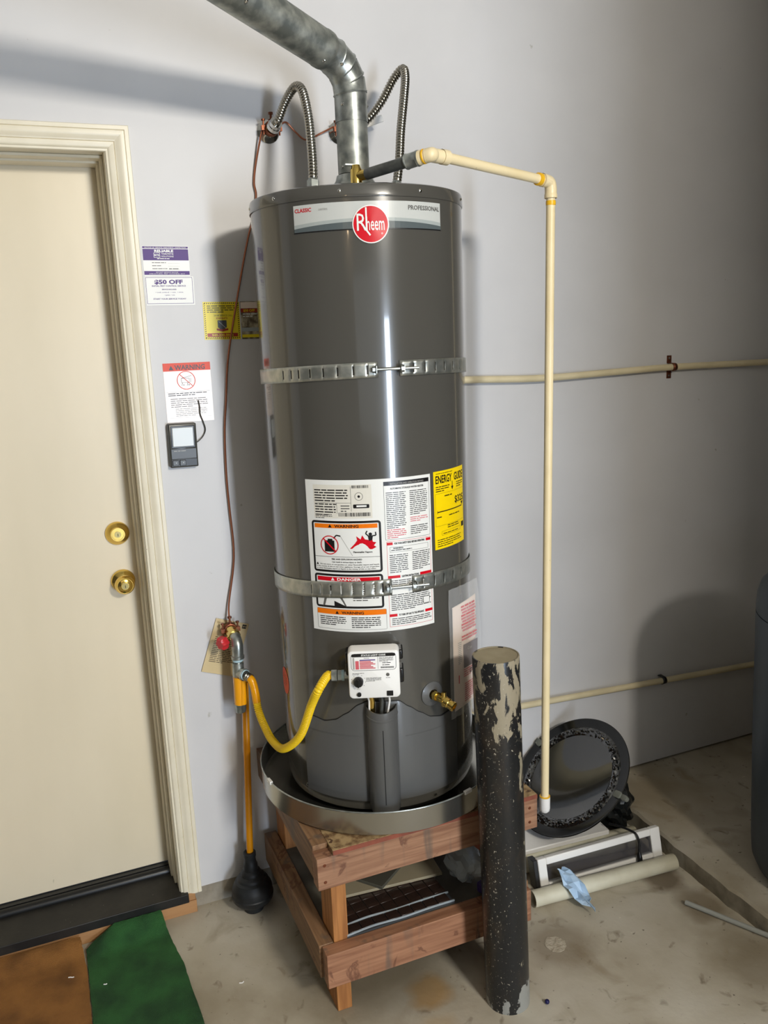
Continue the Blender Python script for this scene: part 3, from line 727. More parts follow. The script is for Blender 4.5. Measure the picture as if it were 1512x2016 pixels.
s.rrect(X(.90), Z(.845), X(.96), Z(.80), .001, MT['ink'], 4, .0006); s.rect(X(.905), Z(.84), X(.955), Z(.805), MT['paper'], 3)
s.build('instruction_label', wh)

# --- energy guide
s = Sheet(tk(-74.3, 1.146)); W = 0.128; H = 0.189
s.slab(0, 0, W, H, MT['energy'], 0.006); X = lambda f: f * W; Z = lambda t: H * (1 - t)
s.text('ENERGY', X(.05), Z(.155), .0185, MT['ink'], 2, width=.060, off=.02); s.text('GUIDE', X(.97), Z(.155), .0185, MT['ink'], 2, 'R', width=.048, off=.02)
s.line((X(.53), Z(.16)), (X(.53), Z(.245)), .0022, MT['ink'], 2); s.poly([(X(.49), Z(.225)), (X(.57), Z(.225)), (X(.53), Z(.27))], MT['ink'], 2)
s.greek(X(.06), Z(.02), X(.95), .0040, 1, MT['ink'], 2, .35, 40); s.greek(X(.05), Z(.185), X(.45), .0052, 3, MT['ink'], 2, .4, 41); s.greek(X(.68), Z(.175), X(.97), .0052, 3, MT['ink'], 2, .4, 42)
s.rrect(X(.03), Z(.70), X(.97), Z(.285), .001, MT['ink'], 2, .0004)
s.greek(X(.28), Z(.31), X(.7), .006, 1, MT['ink'], 2, .4, 43); s.text('$325', X(.97), Z(.45), .0165, MT['ink'], 2, 'R', off=.015)
s.line((X(.08), Z(.52)), (X(.90), Z(.52)), .0024, MT['ink'], 2); s.line((X(.08), Z(.545)), (X(.08), Z(.50)), .001, MT['ink'], 2)
s.poly([(X(.86), Z(.465)), (X(.96), Z(.465)), (X(.91), Z(.515))], MT['ink'], 2)
s.greek(X(.06), Z(.57), X(.2), .006, 1, MT['ink'], 2, .4, 44, 1); s.greek(X(.40), Z(.57), X(.8), .006, 1, MT['ink'], 2, .4, 45, 1)
s.greek(X(.35), Z(.70), X(.75), .005, 2, MT['ink'], 2, .4, 46, 1); s.rrect(X(.18), Z(.83), X(.80), Z(.775), .0005, MT['ink'], 2, .0004); s.rect(X(.86), Z(.80), X(.97), Z(.735), MT['ink'], 2)
s.greek(X(.22), Z(.79), X(.75), .006, 1, MT['ink'], 2, .3, 47, 1); s.greek(X(.06), Z(.865), X(.85), .0052, 4, MT['ink'], 2, .36, 48)
tag(s.build('energy_label', wh), 'bright yellow energy guide label')
# small orange oval low on the left flank
s = Sheet(tk(178.5, 0.785)); n_ = 30
s.add([(0.030 * math.cos(2 * PI * k / n_), 0.036 * math.sin(2 * PI * k / n_)) for k in range(n_)] + [(0, 0)], [(k, (k + 1) % n_, n_) for k in range(n_)], MT['orangered'], 1)
s.greek(-0.016, 0.02, 0.016, .007, 5, MT['maroon'], 2, .4, 50, .8)
tag(s.build('oval_sticker', wh), 'orange oval sticker')

# --- lower burner cover: curved skirt with scalloped top, and the half-round trough
key = [(-158, .733), (-150, .733), (-143, .729), (-136, .737), (-129, .757), (-122, .782), (-117, .792), (-100, .788), (-94, .768), (-88, .748), (-81, .728), (-74, .721), (-67, .724), (-62, .728)]
def ztop(a):
    for (a0, z0), (a1, z1) in zip(key, key[1:]):
        if a0 <= a <= a1: t = (a - a0) / (a1 - a0); t = t * t * (3 - 2 * t) * 0.5 + t * 0.5; return z0 + (z1 - z0) * t
    return key[-1][1]
def skirt(bm, r, dz, a0=-158, a1=-62, zb=.528):
    n = 64; cols = []
    for i in range(n + 1):
        a = a0 + (a1 - a0) * i / n; zt_ = ztop(a) + dz
        cols.append([bm.verts.new(tp(a, z, rr)) for (z, rr) in ((zb - dz, TR + .0002), (zb - dz, r), (zt_ - .004, r), (zt_, r - .0012), (zt_, TR + .0002))])
    for A, B in zip(cols, cols[1:]):
        for j in range(4): bm.faces.new((A[j], B[j], B[j + 1], A[j + 1]))
    bm.faces.new(cols[0]); bm.faces.new(cols[-1][::-1])
bm = new(); skirt(bm, TR + .0016, .0019, -158.5, -61.5); fin('burner_cover_gap', bm, MT['gap'], wh)
bm = new(); skirt(bm, TR + .0052, 0); sk = fin('burner_cover', bm, MT['tank2'], wh)
for (a0, a1, z0, z1) in ((-154, -121, .545, .700), (-97, -66, .545, .695)):      # pressed rectangular beads
    s = Sheet(lambda u, v, d, a0=a0: tp(a0 + math.degrees(u / TR), v, TR + .0054 + d), 1.0); wd = math.radians(a1 - a0) * TR
    nn_ = 10
    for (h, lo, hi) in ((z1, 0, wd), (z0, 0, wd)):
        s = Sheet(lambda u, v, d, a0=a0: tp(a0 + math.degrees(u / TR), v, TR + .0054 + d), 1.0)
        pts = []
        for k in range(nn_ + 1): pts += [(lo + (hi - lo) * k / nn_, h - .0012), (lo + (hi - lo) * k / nn_, h + .0012)]
        s.add(pts, [(2 * k, 2 * k + 2, 2 * k + 3, 2 * k + 1) for k in range(nn_)], MT['tank2'], .0008)
        s.build('pressed_bead', sk)
ac = math.radians(-109.6); nrm = V((math.cos(ac), math.sin(ac), 0)); tan = V((-math.sin(ac), math.cos(ac), 0)); base = V((TX, TY, 0)) + nrm * (TR - .004)
bm = new(); n = 28; prof_ = [(V((-0.0385 * math.cos(PI * k / n), 0.050 * math.sin(PI * k / n) ** 0.8 if 0 < k < n else 0))) for k in range(n + 1)]
zz = [.506, .511, .518, .760, .7615, .764, .7655, .778, .783, .783]; sc_ = [.80, .95, 1, 1, 1.03, 1.03, 1, 1, .985, .93]
rows = []
for z, k in zip(zz, sc_): rows.append([bm.verts.new(base + tan * p.x * k + nrm * p.y * k + V((0, 0, z + (.006 * (1 - (p.x / .0385) ** 2) * -1 if z > .7 else 0)))) for p in prof_])
for A, B in zip(rows, rows[1:]):
    for k in range(n): bm.faces.new((A[k], A[k + 1], B[k + 1], B[k]))
bm.faces.new(rows[0])
tr = fin('valve_trough', bm, MT['tank2'], wh)
bm = new(); box(bm, -0.030, 0.030, 0.002, 0.034, .70, .758, 0, Matrix.Translation(base) @ Matrix(((tan.x, nrm.x, 0, 0), (tan.y, nrm.y, 0, 0), (0, 0, 1, 0), (0, 0, 0, 1)))); fin('trough_inside', bm, MT['gap'], tr)
bm = new(); FR = Matrix.Translation(base) @ Matrix(((tan.x, nrm.x, 0, 0), (tan.y, nrm.y, 0, 0), (0, 0, 1, 0), (0, 0, 0, 1)))
box(bm, -0.0010, 0.0012, 0.0485, 0.0503, .540, .735, 0, FR); fin('slot', bm, MT['gap'], tr)
bm = new(); lathe(bm, [(.0035, 0), (.003, .002), (0, .0025)], 10, tp(-160, .532, TR), V((math.cos(math.radians(-160)), math.sin(math.radians(-160)), 0))); fin('screw', bm, MT['chrome'], wh)
bm = new(); lathe(bm, [(.0035, 0), (.003, .002), (0, .0025)], 10, tp(-79, .512, TR), V((math.cos(math.radians(-79)), math.sin(math.radians(-79)), 0))); fin('screw', bm, MT['chrome'], wh)

# --- gas control valve: white housing on a black body
ac = math.radians(-112.3); nrm = V((math.cos(ac), math.sin(ac), 0)); tan = V((-math.sin(ac), math.cos(ac), 0)); gc = V((TX, TY, 0)) + nrm * (TR - .003) + V((0, 0, .8875))
GF = Matrix.Translation(gc) @ Matrix(((tan.x, nrm.x, 0, 0), (tan.y, nrm.y, 0, 0), (0, 0, 1, 0), (0, 0, 0, 1)))   # local x across, y out, z up
bm = new(); box(bm, -.048, .048, 0, .052, -.046, .050, 0, GF)
for (x0, x1, z0, z1) in ((-.0665, -.05, .018, .046), (-.0665, -.05, -.012, .018), (.05, .0685, .024, .048), (.05, .069, -.034, .002)): box(bm, x0, x1, .004, .045, z0, z1, 0, GF)
gv = tag(fin('gas_control', bm, MT['black_gloss'], wh, bevel=.004), 'black gas control body behind a white cover')
bm = new(); n = 8; pts = []
def rr2(w0, w1, h0, h1, r, n=6):
    p = []
    for cx_, cz_, a0 in ((w1 - r, h1 - r, 0), (w0 + r, h1 - r, 90), (w0 + r, h0 + r, 180), (w1 - r, h0 + r, 270)):
        for k in range(n + 1): a = math.radians(a0 + 90 * k / n); p.append((cx_ + r * math.cos(a), cz_ + r * math.sin(a)))
    return p
def shell(bm, w0, w1, h0, h1, r, y0, y1, F, ins=.004, mi=0):
    rg = []
    for (k, y) in ((0, y0), (0, y1 - ins), (ins * .3, y1 - ins * .35), (ins, y1)):
        rg.append([bm.verts.new(F @ V((x, y, z))) for x, z in rr2(w0 + k, w1 - k, h0 + k, h1 - k, max(r - k, .0005))])
    q = len(rg[0])
    for A, B in zip(rg, rg[1:]):
        for i in range(q): bm.faces.new((A[i], A[(i + 1) % q], B[(i + 1) % q], B[i])).material_index = mi
    bm.faces.new(rg[0][::-1]).material_index = mi; bm.faces.new(rg[-1]).material_index = mi
shell(bm, -.0595, .0595, -.0575, .0600, .011, .034, .074, GF)
cv = tag(fin('cover', bm, MT['white'], gv), 'white rounded cover')
s = Sheet(lambda u, v, d: GF @ V((u, .0742 + d, v)))
s.rrect(-.052, .012, .052, .0535, .008, MT['ink'], 0, .0009); s.rrect(-.0505, .0455, .0505, .0530, .003, MT['ink'], 1); s.text('STATUS LIGHT CODE', 0, .0475, .0040, MT['paper'], 2, 'C', off=.03, width=.056)
s.rect(-.048, .0155, -.044, .044, MT['faint_ink'], 1); s.rect(-.042, .0155, -.034, .036, MT['pink_ink'], 1)
for i in range(7):
    s.rect(-.032, .0165 + i * .0033, .004 - .010 * ((i * 7) % 3) / 2, .0165 + i * .0033 + .0024, MT['pink_ink'] if i < 6 else MT['purple'], 1)
s.text('STATUS', -.016, .041, .0024, MT['ink'], 1, 'C'); s.line((.010, .0155), (.010, .0455), .0006, MT['grey_ink'], 1)
s.greek(.013, .044, .047, .0024, 5, MT['grey_ink'], 1, .45, 60); s.greek(.020, .031, .040, .0030, 1, MT['ink'], 1, .5, 61, 1); s.greek(.020, .026, .038, .0030, 1, MT['ink'], 1, .5, 62, 1)
for i in range(18): s.rect(.016 + i * .0017, .0165, .0168 + i * .0017 + .0004 * (i % 2), .0205, MT['ink'], 1)
s.greek(-.050, .007, -.022, .0026, 2, MT['grey_ink'], 1, .45, 63); s.greek(-.019, -.005, .018, .0026, 4, MT['grey_ink'], 1, .45, 64)
s.ring(.0315, .0005, 0, .0042, MT['grey_ink'], 1, 16); s.greek(.027, -.006, .037, .0022, 1, MT['grey_ink'], 1, .5, 65, 1)
for k in range(9):
    a = math.radians(225 - 33 * k); s.ring(-.037 + .0165 * math.cos(a), -.014 + .0165 * math.sin(a), 0, .0009, MT['grey_ink'], 1, 6)
s.text('HOT', -.037, -.034, .0028, MT['grey_ink'], 1, 'C')
s.build('cover_print', gv)
bm = new(); lathe(bm, [(0, .073), (.0118, .073), (.0114, .084), (.0095, .087), (0, .088)], 28, GF @ V((-.037, 0, -.014)), nrm); box(bm, -.0385, -.0355, .086, .0905, -.0235, -.0045, 0, GF); fin('dial', bm, MT['black_gloss'], gv)
bm = new(); lathe(bm, [(0, .073), (.0052, .073), (.0050, .078), (0, .0785)], 20, GF @ V((-.0365, 0, -.046)), nrm); tag(fin('igniter_button', bm, MT['black_gloss'], gv), 'round black igniter button')
bm = new(); box(bm, .0275, .0425, .070, .0755, -.052, -.0395, 0, GF); fin('socket', bm, MT['black_gloss'], gv, bevel=.0008)
for nm, x, r, m_, zt_ in (('burner_tube', -.012, .0062, 'brass', -.058), ('burner_tube', .011, .0048, 'blackiron', -.056), ('sensor_wire', .029, .0026, 'white', -.054), ('igniter_wire', -.022, .0022, 'white', -.07)):
    bm = new(); tube(bm, [GF @ V((x, .028, zt_ + .01)), GF @ V((x + (.004 if nm != 'igniter_wire' else .006), .026, -.085)), GF @ V((x * .8, .022, -.14))], r, 12); fin(nm, bm, MT[m_], gv)
bm = new(); cyl(bm, GF @ V((-.060, .024, -.018)), GF @ V((-.078, .024, -.018)), .0105); fin('gas_inlet', bm, MT['galv'], gv)

# --- drain valve
ac = math.radians(-79.8); nrm = V((math.cos(ac), math.sin(ac), 0)); dc = V((TX, TY, 0)) + nrm * TR + V((0, 0, .787))
bm = new(); lathe(bm, [(.031, 0), (.0305, .002), (.020, .006), (.013, .0075), (.012, .004)], 36, dc, nrm); tag(fin('escutcheon', bm, MT['tank2'], wh), 'round grey collar of the drain')
bm = new(); e = dc + nrm * .045 + V((.004, 0, -.004)); tube(bm, [dc, dc + nrm * .02, e], lambda i: (.009, .0095, .0095)[i], 16)
lathe(bm, [(0, -.012), (.008, -.012), (.0085, .010), (.0060, .012), (.0055, .022), (0, .023)], 16, e, (0, 0, 1))
hexnut(bm, dc + nrm * .015, dc + nrm * .026, .0125)
dv = fin('drain_valve', bm, MT['brass'], wh)
bm = new(); d2 = (nrm + V((.35, 0, -.35))).normalized(); lathe(bm, [(.0105, 0), (.0125, .002), (.0125, .014), (.011, .016), (.011, .024), (.0125, .025), (.0118, .030), (.008, .031), (.0075, .024), (0, .024)], 24, e, d2); fin('hose_outlet', bm, MT['brass'], dv)

# ================================================================== document pouch on the right flank
po = thing('document_pouch', 'clear plastic pouch of pink-and-white papers taped to the right side of the heater', 'pouch', tuple(tp(-50, .71, .262)))
def pf(a0, z0, r0):
    a = math.radians(a0); n_ = V((math.cos(a), math.sin(a), 0)); t_ = V((-math.sin(a), math.cos(a), 0))
    return lambda u, v, d: V((TX, TY, z0 + v)) + n_ * (r0 + d - .9 * u * u + .010 * math.sin(v * 9) * u / .1) + t_ * u
s = Sheet(pf(-63.5, .715, TR + .006)); W = .104; H = .275
n = 12; pts = []
for k in range(n + 1): u = W * k / n; pts += [(u, .004 * k / n), (u, H + .010 * (k / n))]
s.add(pts, [(2 * k, 2 * k + 2, 2 * k + 3, 2 * k + 1) for k in range(n)], MT['pinkpaper'], 0)
s.add(pts, [(2 * k, 2 * k + 1, 2 * k + 3, 2 * k + 2) for k in range(n)], MT['paper'], -4)
for i in range(11): s.greek(.034 + .004 * (i % 3 == 2), H - .004 - i * .0078 - (.008 if i > 8 else 0), .101, .0072, 1, MT['pink_ink'] if i % 3 else MT['red_ink'], 1, .66, 70 + i, 1)
s.rect(.040, .105, .103, .168, MT['maroondark'], 2); s.text('Con', .056, .150, .008, MT['faint_ink'], 3); s.text('0', .066, .084, .014, MT['ink'], 3, off=.03); s.text('00', .078, .090, .008, MT['ink'], 3, off=.02)
s.greek(.040, .103, .10, .006, 4, MT['pink_ink'], 1, .5, 90); s.greek(.045, .064, .10, .006, 9, MT['pink_ink'], 1, .5, 91); s.greek(.018, .18, .032, .005, 12, MT['faint_ink'], 1, .5, 92); s.rect(.018, .070, .022, .092, MT['red_ink'], 2)
s.build('papers', po)
bm = new(); n = 16; g = pf(-67, .700, TR + .0075); cols = []
for k in range(n + 1): u = .128 * k / n; cols.append([bm.verts.new(g(u, v, .0012 * math.sin(k * 1.7 + v * 40))) for v in (0, .1, .2, .3, .34)])
for A, B in zip(cols, cols[1:]):
    for j in range(4): bm.faces.new((A[j], B[j], B[j + 1], A[j + 1]))
fin('clear_sleeve', bm, MT['clearfilm'], po)

# ================================================================== straps
def strap(zc, k, a_end_l, a_start_r, slots_l, slots_r, hw, label, jx):
    t = thing('strap', label, 'strap', tuple(tp(-98, zc, TR)), 'galvanised earthquake straps around the tank')
    def band(a0, a1, slots):
        bm = new(); br = sorted(set([a0 + (a1 - a0) * i / 70 for i in range(71)] + [q for s_ in slots for q in (s_ - .45, s_ + .45)]))
        zs = (-hw, -hw * .55, hw * .55, hw); cols = []
        for a in br:
            z = zc + k * -math.sin(math.radians(a)); cols.append([bm.verts.new(tp(a, z + q, TR + .0022)) for q in zs])
        for i, (A, B) in enumerate(zip(cols, cols[1:])):
            mid = (br[i] + br[i + 1]) / 2; hole = any(abs(mid - s_) < .44 for s_ in slots)
            for j in range(3):
                if j == 1 and hole: continue
                bm.faces.new((A[j], B[j], B[j + 1], A[j + 1]))
        o = fin('band', bm, MT['strap'], t); md = o.modifiers.new('solid', 'SOLIDIFY'); md.thickness = .0012; md.offset = 1; return o
    band(-262, a_end_l, slots_l); band(a_start_r, 80, slots_r)
    zf = zc + k
    for a, off in ((a_end_l, -3.6), (a_start_r, 3.6)):                  # turned-up ears that hold the bolt
        for q in (0,):
            p = tp(a + off * .35, zf, TR + .002); e1 = tp(a + off * .35, zf, TR + .020); tn = (tp(a + 1, 0) - tp(a, 0)).normalized()
            bm = new()
            vv = [p - V((0, 0, hw * .5)), p + V((0, 0, hw * .5)), e1 + V((0, 0, hw * .45)), e1 - V((0, 0, hw * .45))]
            A = [bm.verts.new(v + tn * .0009) for v in vv]; B = [bm.verts.new(v - tn * .0009) for v in vv]
            bm.faces.new(A); bm.faces.new(B[::-1])
            for i in range(4): bm.faces.new((A[i], B[i], B[(i + 1) % 4], A[(i + 1) % 4]))
            fin('ear', bm, MT['strap'], t)
    a_ = tp(a_end_l - 3.0, zf, TR + .012); b_ = tp(a_start_r + jx, zf, TR + .012 + .012); d = (b_ - a_).normalized()
    bm = new(); cyl(bm, a_, b_, .0033, 12); hexnut(bm, a_ - d * .001, a_ + d * .005, .0072); fin('bolt', bm, MT['galv'], t)
    m_ = a_ + d * ((b_ - a_).length * .62)
    bm = new(); hexnut(bm, m_, m_ + d * .007, .0075); lathe(bm, [(.0095, 0), (.0095, .0012), (.0035, .0012)], 16, m_ - d * .0014, d); fin('nut', bm, MT['galv'], t)
    return t
strap(1.568, .012, -103.6, -92.6, (-157, -151, -146, -139, -131.5, -124, -116, -109), (-85, -78, -71, -64, -56, -48), .0175,
      'upper galvanized steel strap around the water heater, above the big label', 8)
strap(1.056, .0195, -101.2, -89.8, (-146, -140, -134, -128, -122, -116, -110.5, -106), (-83, -76, -69, -61, -52), .0198,
      'lower galvanized steel strap crossing the white instruction label', 7)

# ================================================================== drain pan
dp = thing('drain_pan', 'shallow round aluminium drain pan under the water heater', 'pan', (TX, TY, .4755))
bm = new(); PX, PY, PR = .4838, -.2892, .3285
lathe(bm, [(0, .4755), (PR - .006, .4755), (PR, .480), (PR, .5375), (PR - .001, .5375), (PR - .0012, .481), (PR - .0075, .4768), (0, .4768)], 120, (PX, PY, 0)); fin('pan_wall', bm, MT['pan'], dp, smooth=50)
bm = new(); n = 120; tube(bm, [(PX + PR * math.cos(2 * PI * k / n), PY + PR * math.sin(2 * PI * k / n), .5385) for k in range(n + 1)], .0019, 8); tag(fin('rolled_rim', bm, MT['galv'], dp), 'bright rolled rim')
for a in (-173, -71, 60):
    bm = new(); a = math.radians(a); c0 = V((PX + PR * math.cos(a), PY + PR * math.sin(a), .5385)); box(bm, -.012, .012, -.004, .004, -.005, .004, 0, Matrix.Translation(c0) @ Matrix.Rotation(a + PI / 2, 4, 'Z')); tag(fin('rim_clip', bm, MT['white'], dp, bevel=.001), 'small white clip')

# ================================================================== stand
st = thing('heater_stand', 'rough timber stand of stained boards carrying the water heater', 'stand', (.49, -.30, 0))
def bd(name, x0, x1, y0, y1, z0, z1, m_, bev=.0015, rot=None):
    bm = new(); box(bm, x0, x1, y0, y1, z0, z1, 0, rot); return fin(name, bm, MT[m_], st, bevel=bev)
LFX = .236
for (x, y) in ((LFX, -.555), (.716, -.555), (LFX, -.125), (.716, -.125)): bd('leg', x, x + .038, y, y + .089, 0, .462, 'wood_z')
ufb = bd('rail', .194, .795, -.595, -.557, .379, .462, 'wood_x'); bd('rail', .204, .775, -.595, -.557, .108, .200, 'wood_x2')
bd('rail', .196, .234, -.556, -.012, .384, .474, 'wood_y'); bd('rail', .197, .234, -.556, -.025, .112, .202, 'wood_y')
bd('rail', .756, .794, -.556, -.012, .379, .462, 'wood_y'); bd('rail', .756, .790, -.556, -.025, .110, .198, 'wood_y')
bd('rail', .235, .755, -.050, -.012, .379, .462, 'wood_x')
bd('top_board', .2345, .795, -.5945, -.012, .4622, .4745, 'osb', .001)
bm = new(); box(bm, .2345, .795, -.5958, -.5946, .4624, .4738); fin('top_board_edge', bm, MT['redply'], st)
bm = new(); A = [bm.verts.new(p) for p in ((.60, -.5555, .379), (.756, -.5555, .379), (.756, -.5555, .235), (.735, -.5555, .235))]; B = [bm.verts.new(v.co + V((0, .017, 0))) for v in A]
bm.faces.new(A); bm.faces.new(B[::-1])
for i in range(4): bm.faces.new((A[i], B[i], B[(i + 1) % 4], A[(i + 1) % 4]))
fin('corner_gusset', bm, MT['redply'], st)
for (x, z) in ((.212, .442), (.212, .398), (.772, .44), (.772, .40)):
    bm = new(); lathe(bm, [(.0042, 0), (.0036, .0008), (0, .0009)], 12, (x, -.595, z), (0, -1, 0)); fin('screw_head', bm, MT['bronze'], ufb)
bm = new(); box(bm, .2345, .7555, -.5565, -.0505, .184, .196); fin('shelf', bm, MT['shelf'], st)

# things kept inside the stand
t = thing('mosaic_tile_sheet', 'sheet of dark brown square mosaic tiles lying on the shelf of the stand', 'tile sheet', (.42, -.44, .1962))
RT = Matrix.Translation((.424, -.440, .1962)) @ Matrix.Rotation(math.radians(4), 4, 'Z')
bm = new(); box(bm, -.142, .142, -.072, .072, 0, .002, 0, RT); fin('backing_mesh', bm, MT['grout'], t)
first = None
for i in range(8):
    for j in range(4):
        x = -.142 + .0354 * i + .001; y = -.072 + .0360 * j + .001
        if first is None:
            bm = new(); box(bm, -.0166, .0166, -.0168, .0168, 0, .006); first = fin('tile', bm, MT['tile'], None, bevel=.0008); o = first
        else: o = first.copy(); C.objects.link(o)
        o.parent = t; o.matrix_local = Matrix.Translation(-ORG[t.name]) @ RT @ Matrix.Translation((x + .0166, y + .0168, .002))
t = thing('mosaic_tile_strip', 'narrow strip of dark tiles in shiny film along the front of the stand shelf', 'tile sheet', (.47, -.52, .1962))
RT = Matrix.Translation((.420, -.534, .2020)) @ Matrix.Rotation(math.radians(1), 4, 'Z')
bm = new(); box(bm, -.150, .150, -.0190, .0190, -.0055, -.0005, 0, RT); fin('backing_board', bm, MT['opener2'], t)
for i in range(8):
    x = -.142 + .0354 * i; o = first.copy(); C.objects.link(o); o.parent = t; o.matrix_local = Matrix.Translation(-ORG[t.name]) @ RT @ Matrix.Translation((x + .0176, .0, 0)) @ Matrix.Diagonal((1.0, .85, 1, 1))
for y in (-.018, .018):
    bm = new(); tube(bm, curve([RT @ V((-.150, y, .003)), RT @ V((-.08, y + .002, .006)), RT @ V((0, y, .0035)), RT @ V((.08, y - .002, .006)), RT @ V((.150, y, .003))], 6), .0028, 8); tag(fin('film_edge', bm, MT['bagfilm'], t), 'folded clear film edge')
bm = new(); box(bm, -.16, .16, -.13, .13, 0, .008, 0, Matrix.Translation((.44, -.300, .2055)) @ Matrix.Rotation(math.radians(-5), 4, 'Z')); tag(fin('wall_tile', bm, MT['card'], None, (.44, -.300, .2055), bevel=.001), 'large beige tile lying flat at the back of the stand shelf', 'tile')
bm = new(); box(bm, -.075, .075, -.075, .075, 0, .009, 0, Matrix.Translation((.425, -.335, .2138)) @ Matrix.Rotation(math.radians(38), 4, 'Z')); tag(fin('wall_tile', bm, MT['card2'], None, (.425, -.335, .2138), bevel=.001), 'dark grey square tile turned askew on top of the beige tile', 'tile')
def crumple(name, c, rad, m_, seed, amp=.25, sub=3, flat_=1.0):
    bm = new(); bmesh.ops.create_icosphere(bm, subdivisions=sub, radius=1); rd = random.Random(seed); ph = [rd.uniform(0, 6) for _ in range(9)]
    for v in bm.verts:
        d = v.co.copy(); k = 1 + amp * (math.sin(d.x * 5 + ph[0]) * math.sin(d.y * 6 + ph[1]) + .6 * math.sin(d.z * 9 + ph[2] + d.x * 7) + rd.uniform(-.25, .25))
        v.co = V((d.x * rad[0], d.y * rad[1], d.z * rad[2])) * k + V(c)
    zb = c[2] - rad[2]
    for v in bm.verts: v.co.z = max(v.co.z, zb)
    return fin(name, bm, m_, None, (c[0], c[1], zb), smooth=20)
tag(crumple('plastic_bag', (.640, -.470, .253), (.050, .055, .056), MT['bagfilm'], 3, .16), 'cloudy clear plastic bag slumped on the right of the stand shelf', 'bag')
bm = new(); box(bm, -.025, .025, -.010, .010, 0, .028, 0, Matrix.Translation((.672, -.535, .1965)) @ Matrix.Rotation(.3, 4, 'Z')); tag(fin('plastic_box', bm, MT['purplething'], None, (.672, -.535, .1965), bevel=.003), 'small purple plastic box in front of the clear bag on the shelf', 'box')

# ================================================================== vent pipe
vp = thing('vent_pipe', 'galvanized vent pipe rising from the heater and elbowing up to the left', 'vent pipe', (TX, TY, 2.03))
RV = .0375
bm = new(); tube(bm, [(.483, TY, 2.0345), (.483, TY, 2.150)], RV, 48, False); tube(bm, [(.483, TY, 2.150), (.483, TY, 2.152)], .0385, 48, False); ps = tag(fin('riser_pipe', bm, MT['galv_mottled'], vp), 'mottled lower riser')
bm = new(); tube(bm, [(.483, TY, 2.150), (.483, TY, 2.219)], .0386, 48, False); fin('riser_pipe', bm, MT['galv'], vp)
ep = [V(p) for p in ((.483, TY, 2.215), (.479, -.2905, 2.243), (.463, -.297, 2.268), (.438, -.307, 2.286), (.402, -.326, 2.297))]
for i in range(4):
    a, b = ep[i], ep[i + 1]; d = (b - a).normalized()
    bm = new(); tube(bm, [a - d * .003, a, a + d * .003, b - d * .001, b + d * .002], lambda k: (.0398, .0412, .0392, .0392, .0392)[k], 48, False); fin('elbow_gore', bm, MT['galv'], vp)
far = V((-.42, -.848, 2.45)); d = (far - ep[-1]).normalized()
bm = new(); tube(bm, [ep[-1] - d * .012, ep[-1], ep[-1] + d * .002, far], lambda k: (.0425, .0428, .0415, .0415)[k], 48, False); tag(fin('sloped_pipe', bm, MT['galv_mottled'], vp), 'weathered sloping pipe')
for p, n_ in (((.483 - .030, TY - .0245, 2.185), (-.6, -.8, 0)), ((.483 + .035, TY - .016, 2.185), (.9, -.4, 0)), ((.483 - .034, TY - .0165, 2.048), (-.9, -.4, 0)), ((.446, -.341, 2.262), (-.3, -.8, -.5)), ((.470, -.332, 2.275), (0, -1, 0)), ((.19, -.502, 2.312), (0, -.8, -.6)), ((.40, -.352, 2.262), (-.3, -.6, -.8))):
    bm = new(); lathe(bm, [(.004, 0), (.0038, .001), (.002, .0025), (0, .0027)], 10, p, n_); fin('screw', bm, MT['chrome'], vp)

# ================================================================== water connections
def escut(x, z, label):
    t = thing('wall_flange', label, 'flange', (x, 0, z))
    bm = new(); lathe(bm, [(.030, 0), (.030, .002), (.024, .008), (.0150, .012), (.0142, .010)], 36, (x, 0, z), (0, -1, 0)); fin('flange_plate', bm, MT['chrome'], t)
    bm = new(); cyl(bm, (x, 0, z), (x, -.062, z), .0118); fin('pipe_stub', bm, MT['brass'] if x < .4 else MT['copper'], t); return t
escut(.358, 2.190, 'round chrome wall flange on the left water outlet, behind the copper clamp'); escut(.556, 2.196, 'round chrome wall flange of the right water outlet, half hidden by the vent')
def clampg(x, z, label, rot=0):
    t = thing('ground_clamp', label, 'clamp', (x, -.03, z), 'bronze bonding clamps on the pipes')
    bm = new(); n = 20
    for (a0, a1) in ((20, 160), (200, 340)):
        P = [V((x + .0158 * math.cos(math.radians(a)), -.034, z + .0158 * math.sin(math.radians(a)))) for a in range(a0, a1 + 1, 14)]
        for y in (-.039, -.034, -.029): tube(bm, [V((p.x, y, p.z)) for p in P], .0036, 8)
    fin('jaw', bm, MT['bronze'], t)
    for sx in (-1, 1):
        bm = new(); cyl(bm, (x + sx * .021, -.034, z - .016), (x + sx * .021, -.034, z + .018), .0024, 10); box(bm, x + sx * .021 - .006, x + sx * .021 + .006, -.040, -.028, z - .006, z + .006)
        cyl(bm, (x + sx * .021, -.034, z + .018), (x + sx * .021, -.034, z + .022), .0052, 10); fin('clamp_screw', bm, MT['bronze'], t)
    bm = new(); cyl(bm, (x, -.034, z + .014), (x, -.034, z + .036), .0030, 10); cyl(bm, (x, -.034, z + .034), (x, -.034, z + .039), .0062, 10); cyl(bm, (x, -.034, z + .012), (x, -.034, z + .022), .0070, 10); fin('lug_screw', bm, MT['bronze'], t)
    return t
clampg(.358, 2.190, 'bronze bonding clamp on the left water pipe above the tank'); clampg(.556, 2.196, 'bronze bonding clamp on the right water pipe, half hidden behind the vent')
clampg(.145, .860, 'bronze bonding clamp on the gas outlet above the red valve handle')
